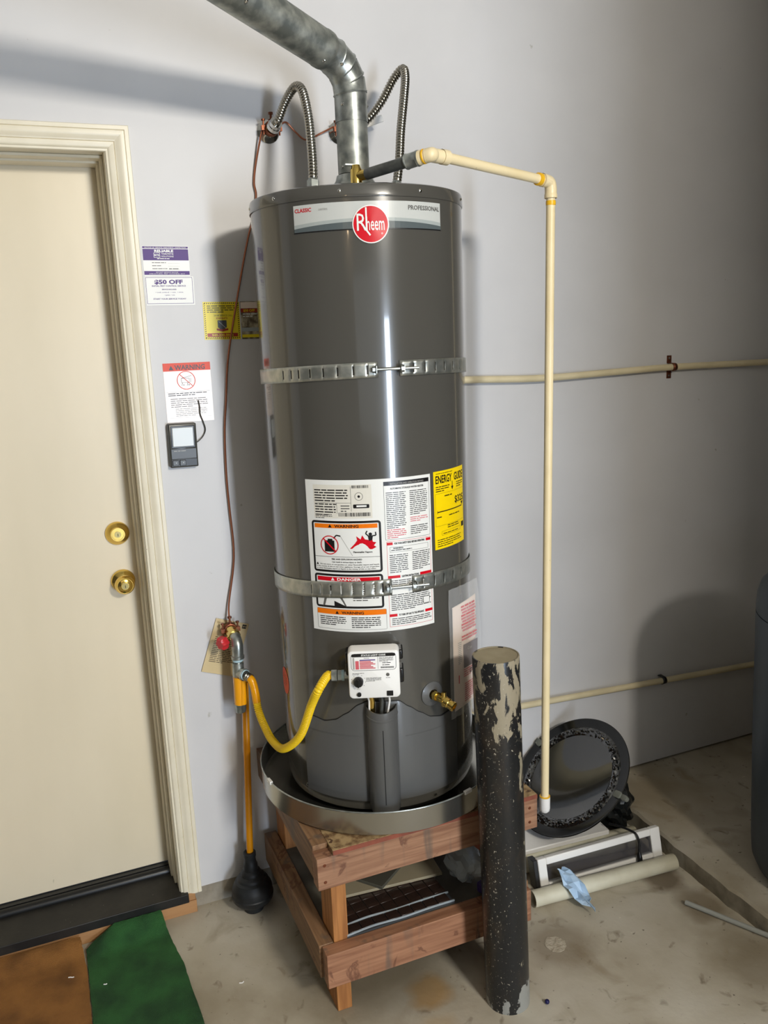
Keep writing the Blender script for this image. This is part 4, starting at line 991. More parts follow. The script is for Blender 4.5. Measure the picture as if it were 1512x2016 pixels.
# right outlet's ball-valve lever
t = thing('valve_lever', 'flat grey valve lever behind the right flexible hose', 'valve', (.60, -.07, 2.20))
bm = new(); box(bm, -.035, .035, -.003, .003, -.008, .010, 0, Matrix.Translation((.628, -.060, 2.212)) @ Matrix.Rotation(math.radians(-20), 4, 'Y')); fin('lever', bm, MT['white'], t, bevel=.002)
bm = new(); cyl(bm, (.556, -.062, 2.196), (.575, -.082, 2.200), .0145); cyl(bm, (.595, -.05, 2.190), (.60, -.09, 2.203), .008); fin('valve_body', bm, MT['chrome'], t)
def flex(name_pts, label, a_end, b_end):
    t = thing('flexible_hose', label, 'hose', b_end, 'corrugated steel water hoses')
    P = curve(name_pts, 16); bm = new(); corr(bm, P, .0098, .0027, .0076, 20, .028); fin('corrugated_tube', bm, MT['stainless'], t)
    a, b = V(name_pts[0]), V(name_pts[-1]); da = (V(name_pts[1]) - a).normalized(); db_ = (V(name_pts[-2]) - b).normalized()
    bm = new(); hexnut(bm, b - db_ * .004, b + db_ * .016, .0155); lathe(bm, [(.0125, .016), (.0118, .020), (.010, .022)], 20, b, db_); tag(fin('nut', bm, MT['galv'], t), 'hex nut at the tank')
    bm = new(); cyl(bm, a - da * .006, a + da * .014, .0160); lathe(bm, [(.0175, -.008), (.0175, .002), (.016, .004)], 24, a, da); fin('nut', bm, MT['chrome'], t)
flex([(.358, -.062, 2.190), (.363, -.085, 2.200), (.373, -.125, 2.234), (.386, -.165, 2.256), (.393, -.200, 2.240), (.393, -.235, 2.175), (.388, -.262, 2.105), (.382, -.282, 2.045), (.378, -.289, 2.002)],
     'corrugated steel hose looping from the left wall outlet to the tank top', None, (.378, -.289, 1.99))
flex([(.578, -.082, 2.201), (.600, -.100, 2.208), (.635, -.118, 2.250), (.662, -.138, 2.300), (.677, -.165, 2.318), (.672, -.190, 2.290), (.655, -.215, 2.235), (.630, -.245, 2.150), (.612, -.270, 2.075), (.592, -.289, 2.002)],
     'corrugated steel hose looping from the right wall outlet to the tank top', None, (.592, -.289, 1.99))
# bonding wires
wp = [(.337, -.026, 2.190), (.330, -.022, 2.168), (.316, -.010, 2.105), (.309, -.008, 2.06), (.312, -.008, 2.028), (.300, -.009, 1.97), (.281, -.010, 1.919), (.246, -.010, 1.789), (.205, -.010, 1.618), (.189, -.010, 1.497), (.179, -.010, 1.415), (.174, -.010, 1.30), (.175, -.010, 1.203), (.178, -.010, 1.10), (.172, -.010, 1.03), (.150, -.016, .93), (.145, -.03, .884)]
bm = new(); tube(bm, curve(wp, 6), .0026, 8); tag(fin('bonding_wire', bm, MT['copper'], None, (.145, -.03, .884)), 'long bare copper bonding wire running down the wall beside the tank', 'wire')
bm = new(); tube(bm, curve([(.380, -.03, 2.196), (.404, -.014, 2.212), (.43, -.010, 2.190), (.458, -.010, 2.172), (.50, -.010, 2.190), (.533, -.026, 2.205)], 6), .0024, 8); tag(fin('bonding_wire', bm, MT['copper'], None, (.458, -.01, 2.172)), 'short copper wire sagging between the two water outlets behind the vent', 'wire')

# ================================================================== relief discharge pipe
rp = thing('relief_discharge_pipe', 'cream plastic discharge pipe running right from the tank top then straight down', 'pipe', (.931, -.42, .29))
a0 = V((.456, -.437, 2.008)); b0 = V((.527, -.534, 2.022)); d = (b0 - a0).normalized()
bm = new(); cyl(bm, a0, b0, .0122, 24); tag(fin('iron_nipple', bm, MT['blackiron'], rp), 'dark iron pipe section')
bm = new(); lathe(bm, [(.0125, -.018), (.0165, -.017), (.0172, -.014), (.0160, -.012), (.0160, .010), (.0172, .012), (.0165, .016), (.012, .017)], 28, b0, d); fin('coupling', bm, MT['galv'], rp)
c1 = b0 + d * .030; c2 = V((.570, -.545, 2.031)); c3 = V((.605, -.534, 2.030))
bm = new(); lathe(bm, [(.012, .012), (.0155, .013), (.0155, .022), (.0135, .026), (.0135, .034), (0, .034)], 28, b0, d); fin('adapter', bm, MT['cpvc'], rp)
bm = new(); P = curve([b0 + d * .030, b0 + d * .040 + V((.006, 0, .001)), c2 + V((0, .001, 0)), c3], 8); tube(bm, P, .0150, 24)
lathe(bm, [(.0160, -.012), (.0162, .006), (.0145, .0065)], 24, c3, (c3 - c2)); fin('elbow', bm, MT['cpvc'], rp)
c4 = V((.922, -.428, 2.011)); bm = new(); tube(bm, [c3, c4], .0113, 22); fin('pipe_run', bm, MT['cpvc'], rp)
dd = (c4 - c3).normalized(); cor = V((.955, -.4175, 2.009)); dn = V((.932, -.42, .335))
bm = new(); tube(bm, curve([c4, cor - dd * .016, cor - dd * .004 + V((0, 0, -.004)), cor + V((0, 0, -.018)), cor + V((-.0005, 0, -.034))], 8), .0150, 24)
lathe(bm, [(.0160, 0), (.0160, .010), (.0148, .011)], 24, c4, dd); lathe(bm, [(.0150, -.002), (.0160, 0), (.0160, .008), (.0148, .009)], 24, cor + V((0, 0, -.030)), (0, 0, -1)); fin('elbow', bm, MT['cpvc'], rp)
bm = new(); tube(bm, [cor + V((0, 0, -.02)), dn], .0113, 22); fin('drop_pipe', bm, MT['cpvc'], rp)
bm = new(); lathe(bm, [(.0118, 0), (.0150, .001), (.0153, .004), (.0150, .026), (.0150, .038), (.0135, .046), (.0085, .051), (0, .0525)], 28, dn + V((0, 0, .006)), (0, 0, -1)); tag(fin('end_elbow', bm, MT['white'], rp), 'white end fitting')
for c_, n_, r_ in ((c4 - dd * .011, dd, .0150), (cor + V((0, 0, -.050)), V((0, 0, 1)), .0122), (dn + V((0, 0, .0045)), V((0, 0, 1)), .0152), (b0 + d * .028, d, .0158)):
    bm = new(); lathe(bm, [(.0110, -.006), (r_, -.005), (r_ + .0004, 0), (r_, .005), (.0110, .006)] if r_ < .0151 else [(.011, -.002), (r_, -.0015), (r_, .0015), (.011, .002)], 24, c_, n_); tag(fin('primer_ring', bm, MT['glue'], rp), 'orange primer stain')

# ================================================================== gas supply
gp = thing('gas_shutoff_pipe', 'galvanized gas elbow, tee and drip leg wrapped in amber sleeve on the wall', 'gas pipe', (.143, 0, .86))
bm = new(); cyl(bm, (.145, 0, .860), (.145, -.05, .856), .0135); fin('wall_stub', bm, MT['brass_dull'], gp)
bm = new(); cyl(bm, (.145, -.042, .858), (.148, -.072, .853), .0175, 8); cyl(bm, (.148, -.058, .853), (.118, -.072, .842), .0075, 12); fin('valve_body', bm, MT['brass'], gp)
bm = new(); n = 18; c_ = V((.122, -.073, .842)); ax = V((-.85, -.45, -.12)).normalized(); q = V((0, 0, 1)).rotation_difference(ax); rg = []
for h, k in ((0, .85), (.004, 1), (.018, 1), (.023, .8)): rg.append([bm.verts.new(c_ + q @ V(((.0175 + .0022 * math.cos(6 * 2 * PI * i / 36)) * k * math.cos(2 * PI * i / 36), (.0175 + .0022 * math.cos(6 * 2 * PI * i / 36)) * k * math.sin(2 * PI * i / 36), h))) for i in range(36)])
for A, B in zip(rg, rg[1:]):
    for i in range(36): bm.faces.new((A[i], A[(i + 1) % 36], B[(i + 1) % 36], B[i]))
bm.faces.new(rg[0][::-1]); bm.faces.new(rg[-1]); tag(fin('valve_handle', bm, MT['redknob'], gp), 'red lobed valve handle')
bm = new(); P = curve([(.148, -.066, .852), (.149, -.080, .846), (.150, -.090, .832), (.149, -.092, .812), (.148, -.092, .797)], 6); tube(bm, P, .0155, 22); lathe(bm, [(.0155, 0), (.0180, .001), (.0180, .009), (.0150, .010)], 22, (.148, -.092, .803), (0, 0, -1)); fin('elbow', bm, MT['galv'], gp)
bm = new(); cyl(bm, (.148, -.092, .80), (.147, -.092, .776), .0118); fin('nipple', bm, MT['galv'], gp)
bm = new(); lathe(bm, [(.0120, -.004), (.0150, -.002), (.0150, .003), (.0120, .005)], 20, (.1475, -.092, .789), (0, 0, 1)); tag(fin('sealant_ring', bm, MT['seal'], gp), 'pale blue thread sealant')
bm = new(); cyl(bm, (.147, -.092, .782), (.145, -.092, .724), .0158, 22); tube(bm, [(.146, -.092, .752), (.158, -.116, .752)], .0145, 20); lathe(bm, [(.0145, 0), (.0172, .001), (.0172, .007), (.014, .008)], 22, (.155, -.110, .752), (.45, -.89, 0)); fin('tee', bm, MT['galv'], gp)
bm = new(); lathe(bm, [(.0130, 0), (.0150, .001), (.0150, .003), (.0130, .004)], 22, (.1585, -.117, .752), (.45, -.89, 0)); fin('sealant_ring', bm, MT['seal'], gp)
bm = new(); cyl(bm, (.145, -.092, .728), (.1435, -.092, .655), .0112); fin('drip_leg', bm, MT['galv'], gp)
bm = new(); cyl(bm, (.146, -.096, .742), (.1445, -.096, .662), .0170, 20); cyl(bm, (.156, -.108, .735), (.150, -.106, .664), .0100, 16); tag(fin('amber_sleeve', bm, MT['sleeve'], gp), 'glossy amber plastic sleeve')
bm = new(); lathe(bm, [(.0120, 0), (.0175, .001), (.0178, .006), (.0165, .008), (.0165, .024), (.0145, .028), (0, .028)], 8, (.1436, -.092, .664), (0, 0, -1)); fin('pipe_cap', bm, MT['galv'], gp)
gh = thing('gas_hose', 'bright yellow corrugated gas hose sagging from the wall pipe to the control', 'hose', (.192, -.35, .62))
inl = GF @ V((-.100, .024, -.018))
hp = [(.160, -.126, .752), (.171, -.142, .742), (.176, -.150, .712), (.179, -.162, .660), (.184, -.205, .628), (.189, -.262, .613), (.197, -.345, .628), (.222, -.420, .692), (.236, -.490, .800), (.243, -.535, .856), tuple(inl - (GF.to_3x3() @ V((1, 0, 0))) * .012), tuple(inl)]
P = curve(hp, 16); k = int(len(P) * .24)
bm = new(); corr(bm, P[k - 4:], .0096, .0021, .0058, 18, .003); fin('corrugated_tube', bm, MT['hose'], gh)
bm = new(); tube(bm, P[6:k], .0112, 18); tag(fin('amber_sleeve', bm, MT['sleeve'], gh), 'glossy amber sleeve over the hose end')
bm = new(); corr(bm, P[:12], .0118, .002, .006, 18, .0); fin('nut', bm, MT['stainless'], gh)
gx = GF.to_3x3() @ V((1, 0, 0))
bm = new(); hexnut(bm, inl - gx * .002, inl + gx * .011, .0145); hexnut(bm, inl + gx * .013, inl + gx * .022, .0135); fin('nut', bm, MT['galv'], gh)
bm = new(); lathe(bm, [(.010, .021), (.013, .022), (.013, .028), (.010, .029)], 20, inl, gx); tag(fin('sealant_ring', bm, MT['seal'], gh), 'pale blue thread sealant')

# ================================================================== things on the wall
# tan instruction tag hanging behind the gas valve
rot = math.radians(-20); s = Sheet(flat((.0585, -.004, .7400), rot)); W = .098; H = .160
s.slab(0, 0, W, H, MT['tan'])
s.text('CUSTOMER INSTRUCTION', .006, H - .013, .0045, MT['tag_ink'], 1, width=.062); s.rect(W - .018, H - .016, W - .006, H - .004, MT['ink'], 1)
s.text('IPT', W - .016, H - .013, .005, MT['tan'], 2, width=.009)
s.text('How To', .030, H - .042, .0060, MT['ink'], 1, off=.03); s.text('Use the', W - .040, H - .042, .0058, MT['ink'], 1, off=.03)
s.greek(.012, H - .050, W - .008, .0052, 15, MT['tag_ink'], 1, .42, 101)
tag(s.build('instruction_tag', None, (.145, -.004, .84)), 'tan printed instruction card hanging behind the red gas valve', 'tag')
# purple termite notice
s = Sheet(flat((.006, -.0004, 1.8275), math.radians(-.6))); W = .117; H = .0745
s.slab(0, 0, W, H, MT['paper']); s.rect(.001, H - .006, W - .001, H - .001, MT['purple'], 1); s.text('NOTICE OF TERMITE TREATMENT / INSPECTION', W / 2, H - .0048, .0026, MT['paper'], 2, 'C', width=.104)
s.rect(.001, .039, W - .001, H - .0075, MT['purple'], 1); s.text('RELIABLE', .030, .0595, .0056, MT['paper'], 2, off=.04, width=.048)
s.rrect(.028, .0455, .044, .0580, .001, MT['paper'], 2, .0009); s.text('RTS', .036, .0495, .0046, MT['paper'], 2, 'C', off=.03, width=.012); s.text('TERMITE', .047, .0530, .0040, MT['paper'], 2, width=.031, off=.01); s.text('SOLUTIONS', .047, .0470, .0036, MT['paper'], 2, width=.031, off=.01)
s.greek(.036, .0445, .070, .0028, 1, MT['paper'], 2, .6, 110, 1)
for i in range(3): s.greek(.022, .035 - i * .0075, .060 - .012 * (i == 1), .0035, 1, MT['grey_ink'], 1, .5, 111 + i, 1); s.line((.062, .0318 - i * .0075), (.092, .0318 - i * .0075), .0004, MT['faint_ink'], 1)
s.greek(.064, .0208, .090, .005, 1, MT['grey_ink'], 1, .4, 119, 1)
s.rect(.001, .0030, W - .001, .0125, MT['purple'], 1); s.text('DO NOT REMOVE NOTICE', W / 2, .0082, .0024, MT['paper'], 2, 'C', width=.056); s.text('STRUCTURAL PEST CONTROL ACT', W / 2, .0042, .0024, MT['paper'], 2, 'C', width=.090)
tag(s.build('termite_notice', None, (.065, -.001, 1.86)), 'purple and white termite notice sticker beside the top of the door casing', 'sticker')
s = Sheet(flat((.0055, -.0004, 1.7540), math.radians(-.6))); W = .124; H = .0725
s.slab(0, 0, W, H, MT['paper']); s.rrect(.002, .004, W - .003, H - .002, .001, MT['purple'], 1, .0010)
s.text('$50 OFF', .060, .0540, .0098, MT['purple'], 2, 'C', off=.04, width=.072); s.text('INITIAL PEST CONTROL SERVICE', .060, .0470, .0034, MT['purple'], 2, 'C', off=.02, width=.086)
s.text('SERVICE INCLUDES:', .060, .0385, .0030, MT['purple'], 2, 'C', off=.02); s.text('• web control  • rats  • mice', .060, .0315, .0030, MT['purple'], 2, 'C', width=.07); s.text('• spiders  • ants', .060, .0245, .0030, MT['purple'], 2, 'C'); s.text('START YOUR SERVICE TODAY', .060, .0145, .0034, MT['purple'], 2, 'C', off=.02, width=.084)
tag(s.build('discount_coupon', None, (.065, -.001, 1.79)), 'white coupon reading $50 OFF below the purple termite notice', 'sticker')
# yellow hazard-edged sticker
s = Sheet(flat((.1475, -.0004, 1.6620), math.radians(-1))); W = .097; H = .098
s.slab(0, 0, W, H, MT['yellow_ink'])
for i in range(17):
    u = .003 + i * .0055
    if u < W - .006: s.poly([(u, .002), (u + .0022, .002), (u + .0042, .0055), (u + .002, .0055)], MT['ink'], 1); s.poly([(u, H - .0055), (u + .0022, H - .0055), (u + .0042, H - .002), (u + .002, H - .002)], MT['ink'], 1)
    if u < H - .006: s.poly([(.002, u), (.0055, u + .002), (.0055, u + .0042), (.002, u + .0022)], MT['ink'], 1); s.poly([(W - .0055, u), (W - .002, u + .002), (W - .002, u + .0042), (W - .0055, u + .0022)], MT['ink'], 1)
s.greek(.010, H - .008, W - .010, .0052, 4, MT['ink'], 1, .4, 130); s.text('24 HR SERVICE CALL', W / 2 + .004, H - .0375, .0042, MT['ink'], 1, 'C', width=.050)
s.text('KNIGHTS', W / 2, .0535, .0040, MT['maroon'], 1, 'C', off=.02, width=.030); s.poly([(W / 2 - .012, .050), (W / 2 + .012, .050), (W / 2 + .012, .032), (W / 2, .022), (W / 2 - .012, .032)], MT['opener2'], 1)
s.poly([(W / 2 - .0155, .029), (W / 2 - .0155, .024), (W / 2, .0205), (W / 2 + .0155, .024), (W / 2 + .0155, .029), (W / 2, .0265)], MT['maroon'], 2); s.line((W / 2 - .009, .047), (W / 2 + .009, .030), .0015, MT['bannermid'], 2)
s.rect(.0075, .0070, W - .0075, .0165, MT['maroon'], 1); s.text('949-330-5042', W / 2, .0092, .0050, MT['yellow_ink'], 2, 'C', off=.03, width=.058)
tag(s.build('service_sticker', None, (.196, -.001, 1.71)), 'yellow service call sticker with black hazard edging, behind the copper wire', 'sticker')
s = Sheet(flat((.2480, -.0003, 1.6600), math.radians(-.5))); W = .094; H = .099
s.slab(0, 0, W, H, MT['brownpic']); s.rect(.001, H - .018, W - .001, H - .002, MT['pinkpaper'], 1); s.rect(.001, H - .029, W - .001, H - .019, MT['maroon'], 1); s.text('$50 OFF', .008, H - .0270, .0062, MT['yellow_ink'], 2, off=.02); s.rect(.001, .020, W - .001, .030, MT['bannermid'], 1); s.rect(.001, .004, W - .001, .012, MT['yellow_ink'], 1)
s.greek(.006, H - .030, W - .04, .006, 2, MT['paper'], 2, .4, 140)
tag(s.build('promo_sticker', None, (.294, -.001, 1.70)), 'brown picture sticker partly hidden by the tank, right of the yellow one', 'sticker')
# warning sign
s = Sheet(flat((.0300, -.0004, 1.4490), math.radians(-.3)), .0003); W = .1245; H = .156
s.slab(0, 0, W, H, MT['pinkpaper']); s.rect(0, H - .021, W, H, MT['orangered'], 1)
s.text('WARNING', .030, H - .0180, .0125, MT['ink'], 2, width=.080, off=.02); s.poly([(.015, H - .018), (.027, H - .018), (.021, H - .0065)], MT['ink'], 2)
cx, cy = .058, H - .046; s.ring(cx, cy, .0225, .0245, MT['orangered'], 2, 36); s.line((cx - .016, cy + .016), (cx + .017, cy - .016), .0018, MT['orangered'], 3)
s.rrect(cx - .013, cy - .006, cx + .009, cy + .006, .001, MT['grey_ink'], 2, .0009); s.line((cx - .012, cy + .006), (cx + .015, cy + .012), .0009, MT['grey_ink'], 2); s.line((cx + .012, cy - .006), (cx + .012, cy + .006), .0009, MT['grey_ink'], 2)
for dx_ in (-.010, .004): s.line((cx + dx_, cy - .006), (cx + dx_ - .002, cy - .014), .0011, MT['grey_ink'], 2); s.ring(cx + dx_ + .003, cy - .012, 0, .0016, MT['grey_ink'], 2, 8)
s.line((.004, H - .076), (W - .006, H - .076), .0005, MT['grey_ink'], 1); s.greek(.008, H - .077, W - .006, .0050, 2, MT['ink'], 1, .42, 150, .7); s.greek(.013, H - .091, W - .010, .0052, 5, MT['grey_ink'], 1, .32, 151); s.greek(.024, H - .118, W - .012, .0046, 5, MT['faint_ink'], 1, .34, 152)
s.line((.006, .012), (W - .006, .012), .0004, MT['faint_ink'], 1)
tag(s.build('warning_sign', None, (.092, -.001, 1.53)), 'laminated garage door warning sign with orange-red header above the opener button', 'sign')
# opener wall control
t = thing('door_opener_control', 'black garage door opener wall control with a large grey push plate', 'switch', (.064, 0, 1.39))
GO = Matrix.Translation((.0625, 0, 1.3885)) @ Matrix.Rotation(math.radians(1.0), 4, 'Y') @ Matrix(((1, 0, 0, 0), (0, -1, 0, 0), (0, 0, 1, 0), (0, 0, 0, 1)))
bm = new(); shell(bm, -.0370, .0370, -.0585, .0585, .003, 0, .024, GO, .0035); fin('case', bm, MT['opener'], t)
bm = new(); box(bm, -.0310, .0310, .0235, .0255, -.0060, .0525, 0, GO); fin('plate_frame', bm, MT['black_gloss'], t, bevel=.001)
bm = new(); box(bm, -.0275, .0275, .0245, .0285, -.0020, .0485, 0, GO); tag(fin('push_plate', bm, MT['bannerlite'], t, bevel=.0012), 'large pale grey push plate')
bm = new(); box(bm, -.0330, .0330, .0235, .0250, -.0350, -.0085, 0, GO); fin('name_strip', bm, MT['opener2'], t, bevel=.0006)
bm = new(); box(bm, -.0330, .0330, .0235, .0242, -.0545, -.0365, 0, GO); fin('button_recess', bm, MT['ink'], t)
for x in (-.0235, -.0045): bm = new(); box(bm, x - .008, x + .008, .0240, .0280, -.0530, -.0380, 0, GO); b_ = fin('button', bm, MT['opener'], t, bevel=.0012); bm = new(); lathe(bm, [(.0016, 0), (.0014, .0008), (0, .001)], 10, GO @ V((x + .001, .0280, -.045)), (0, -1, 0)); fin('led', bm, MT['bannerlite'], b_)
s = Sheet(lambda u, v, d: GO @ V((u, .0251 + d, v))); s.greek(-.026, -.0115, .006, .0044, 1, MT['faint_ink'], 1, .5, 160, 1); s.build('lettering', t)
bm = new(); tube(bm, curve([(.099, -.010, 1.392), (.108, -.008, 1.397), (.120, -.006, 1.408), (.1275, -.006, 1.425), (.1235, -.006, 1.446), (.1175, -.006, 1.466), (.1175, -.006, 1.486), (.1155, -.004, 1.504)], 6), .0016, 8); tag(fin('opener_wire', bm, MT['opener'], None, (.118, -.006, 1.44)), 'thin dark wire curling from the opener control up over the warning sign', 'wire')

# wall-run water lines
def wallpipe(pts, label, clampx, cz, cm, cl):
    bm = new(); tube(bm, curve(pts, 8), .0108, 18); tag(fin('wall_pipe', bm, MT['wallpipe'], None, pts[0]), label, 'pipe')
    t = thing('pipe_clamp', cl, 'clamp', (clampx, 0, cz)); bm = new()
    P = [V((clampx, -.022 - .0128 * math.sin(math.radians(a)), cz + .0128 * math.cos(math.radians(a)))) for a in range(0, 181, 15)]; P = [V((clampx, -.001, cz + .0130))] + P + [V((clampx, -.001, cz - .0130))]
    A = [bm.verts.new(p + V((-.008, 0, 0))) for p in P]; B = [bm.verts.new(p + V((.008, 0, 0))) for p in P]
    for i in range(len(P) - 1): bm.faces.new((A[i], A[i + 1], B[i + 1], B[i]))
    o = fin('saddle', bm, cm, t); md = o.modifiers.new('solid', 'SOLIDIFY'); md.thickness = .0014; md.offset = 0
    if cm is MT['bronze']:
        for sg in (1, -1):
            bm = new(); z0, z1 = sorted((cz + sg * .0125, cz + sg * .038)); box(bm, clampx - .009, clampx + .009, -.0022, -.0002, z0, z1); e = fin('strap_ear', bm, cm, t); bm = new(); lathe(bm, [(.0035, 0), (.003, .001), (0, .0014)], 10, (clampx, -.0022, cz + sg * .029), (0, -1, 0)); fin('screw', bm, MT['galv'], e)
wallpipe([(.62, -.022, 1.52), (.916, -.022, 1.513), (1.181, -.022, 1.503), (1.45, -.022, 1.507), (1.692, -.022, 1.511), (2.113, -.022, 1.507), (3.0, -.022, 1.50)], 'upper cream water pipe running along the back wall to the right of the tank', 1.70, 1.511, MT['bronze'], 'copper-brown two-ear clamp holding the upper wall pipe')
wallpipe([(.62, -.022, .438), (1.102, -.022, .417), (1.699, -.022, .389), (2.11, -.022, .369), (3.0, -.022, .33)], 'lower cream water pipe sloping along the back wall behind the bollard', 1.695, .390, MT['black_gloss'], 'black clip holding the lower wall pipe')

# ================================================================== floor things
# bollard
cb = thing('bollard', 'chipped black steel bollard filled with concrete, in front of the stand', 'bollard', (.641, -.697, 0)); axis = V((.623 - .641, .005, .921)).normalized()
PM = Matrix.Translation((.641, -.697, 0)) @ V((0, 0, 1)).rotation_difference(axis).to_matrix().to_4x4()
bm = new(); seg = 72
prof_ = [(.0548, -.01), (.0548, .2), (.0548, .4), (.0548, .6), (.0548, .8), (.0548, .921), (.0540, .9235), (.0515, .9235), (.0510, .9215), (.0510, .90)]
lathe(bm, prof_, seg, (0, 0, 0)); bm.transform(PM)
o = fin('steel_pipe', bm, MT['column'], cb)
bm = new(); lathe(bm, [(.0510, .915), (.0509, .9215), (.035, .9222), (0, .9224)], 48); bm.transform(PM); tag(fin('concrete_fill', bm, MT['concrete_cap'], cb), 'rough concrete top')

# plunger
pg = thing('plunger', 'black rubber plunger with a yellow-orange wooden handle leaning by the wall', 'plunger', (.138, -.078, 0))
px_, py_ = .138, -.078
bm = new(); lathe(bm, [(.024, .001), (.0275, .001), (.0295, .006), (.0300, .022), (.044, .027), (.0535, .034), (.0600, .044), (.0612, .055), (.0590, .058), (.0590, .074), (.0560, .083), (.0490, .094), (.0485, .098), (.0415, .103), (.0410, .108), (.0380, .112), (.0305, .117), (.0300, .122), (.0270, .128), (.0215, .133), (.0210, .139), (.0205, .150), (.0175, .156), (.0165, .172), (.0185, .176), (.0185, .187), (.0165, .189), (.0098, .189)], 48, (px_, py_, 0)); fin('rubber_cup', bm, MT['black'], pg)
bm = new(); tube(bm, [(px_ + .001, py_ + .000, .17), (px_ + .033, py_ + .030, .700), (px_ + .0333, py_ + .0302, .704)], lambda i: (.0098, .0098, .008)[i], 20); fin('handle', bm, MT['handle'], pg)

# mats
rd = random.Random(9)
def mat_piece(name, left, right, back, lift, h, m_, label):
    """grid mat: left/right edge x as functions of t (0 at the door, 1 at the front); its back edge rides up against the threshold"""
    NX, NY = 26, 44; T = []; Bt = []
    for j in range(NY + 1):
        t_ = (j / NY) ** 1.5; xl, xr = left(t_) + rd.uniform(-.001, .001), right(t_) + rd.uniform(-.001, .001); ra, rb = [], []
        for i in range(NX + 1):
            u = i / NX; y = back(u) * (1 - t_) - .62 * t_ + (rd.uniform(-.0012, .0012) if j == 0 else 0); k = max(0.0, 1 - (back(u) - y) / .075)
            z = .0008 + lift(u) * k * k * (3 - 2 * k) + .0012 * math.sin(i * .9 + j * .7) * (0 < j < NY); x = xl + (xr - xl) * u; z = max(z, .0008)
            ra.append(bm_v(x, y, z)); rb.append((x, y, z + h))
        T.append(ra); Bt.append(rb)
    bm = new(); A = [[bm.verts.new(p) for p in r] for r in T]; B = [[bm.verts.new(p) for p in r] for r in Bt]
    for j in range(NY):
        for i in range(NX):
            bm.faces.new((B[j][i], B[j + 1][i], B[j + 1][i + 1], B[j][i + 1])); bm.faces.new((A[j][i], A[j][i + 1], A[j + 1][i + 1], A[j + 1][i]))
        bm.faces.new((A[j][0], A[j + 1][0], B[j + 1][0], B[j][0])); bm.faces.new((A[j][NX], B[j][NX], B[j + 1][NX], A[j + 1][NX]))
    for i in range(NX):
        bm.faces.new((A[0][i], B[0][i], B[0][i + 1], A[0][i + 1])); bm.faces.new((A[NY][i], A[NY][i + 1], B[NY][i + 1], B[NY][i]))
    tag(fin(name, bm, m_, None, ((left(.5) + right(.5)) / 2, -.32, 0), smooth=30), label, 'mat')
bm_v = lambda x, y, z: (x, y, z)
mat_piece('door_mat', lambda t: -.95, lambda t: -.346 + .0095 * min(1, t * 6), lambda u: -.0265 - .006 * max(0, u - .96) * 25, lambda u: .026, .0100, MT['coir'], 'brown coir door mat in front of the threshold')
mat_piece('turf_mat', lambda t: -.334, lambda t: -.122 + .019 * min(1, t * 3) + .032 * t, lambda u: -.060 + .034 * min(1, u * 2.6) ** .7, lambda u: .004 + .034 * min(1, u * 2.6), .0065, MT['turf'], 'green artificial turf mat lying right of the brown door mat')
for (x, y, z, s_, nm) in ((-.385, -.155, .0115, .006, 'brown mat'), (-.300, -.215, .0084, .0035, 'green mat'), (-.178, -.036, .0400, .004, 'green mat at its top edge'), (.030, -.355, .0006, .005, 'bare floor left of the stand')):
    bm = new(); rd2 = random.Random(int(x * 1000)); P = [V((x + s_ * i * .8, y + rd2.uniform(-s_, s_) * .6, z + .001)) for i in range(4)]; tube(bm, P, .0014, 6); tag(fin('paper_scrap', bm, MT['white'], None, (x, y, z)), 'tiny white scrap lying on the ' + nm, 'scrap')
# round patch in the slab
bm = new(); rd2 = random.Random(2); n = 26; P = [(.856 + (.029 + rd2.uniform(-.003, .003)) * math.cos(2 * PI * k / n), -.586 + (.029 + rd2.uniform(-.003, .003)) * math.sin(2 * PI * k / n)) for k in range(n)]
A = [bm.verts.new((x, y, -.001)) for x, y in P]; B = [bm.verts.new((x, y, .0012)) for x, y in P]; cV = bm.verts.new((.856, -.586, .0022))
for i in range(n): bm.faces.new((A[i], A[(i + 1) % n], B[(i + 1) % n], B[i])); bm.faces.new((B[i], B[(i + 1) % n], cV))
struct(fin('floor_patch', bm, mat('pale_mortar', s2l(184, 174, 156), .9, col2=s2l(164, 152, 132), nscale=60, bump=.8, bscale=130)))
bm = new(); bmesh.ops.create_uvsphere(bm, u_segments=20, v_segments=12, radius=.0062, matrix=Matrix.Translation((.720, -.754, .0064))); tag(fin('glass_bead', bm, MT['bead'], None, (.720, -.754, 0)), 'small round navy blue bead on the floor right of the bollard', 'bead')
# grey rod
bm = new(); tube(bm, [(1.286, -.611, .0078), (1.45, -.930, .0078)], .0072, 14); tag(fin('grey_rod', bm, MT['rod'], None, (1.286, -.611, 0)), 'thin grey conduit rod lying on the floor beside the concrete step', 'rod')
# pvc pipe, front
def hollow(name, a, b, r, label):
    bm = new(); a, b = V(a), V(b); d = (b - a).normalized(); L = (b - a).length
    lathe(bm, [(r - .004, .03), (r - .0035, 0), (r, 0), (r, L), (r - .0035, L), (r - .004, L - .03)], 32, a, d); lathe(bm, [(r - .004, .03), (0, .03)], 32, a, d, 1); lathe(bm, [(r - .004, L - .03), (0, L - .03)], 32, a, d, 1)
    return tag(fin(name, bm, [MT['pvc'], MT['gap']], None, ((a.x + b.x) / 2, (a.y + b.y) / 2, 0)), label, 'pipe')
hollow('plastic_pipe', (.885, -.427, .0242), (1.372, -.464, .0242), .0240, 'dirty cream plastic pipe lying on the floor in front of the white frame')
hollow('plastic_pipe', (.84, -.262, .0340), (1.340, -.318, .0340), .0340, 'thick cream plastic pipe lying behind the smoked panel')
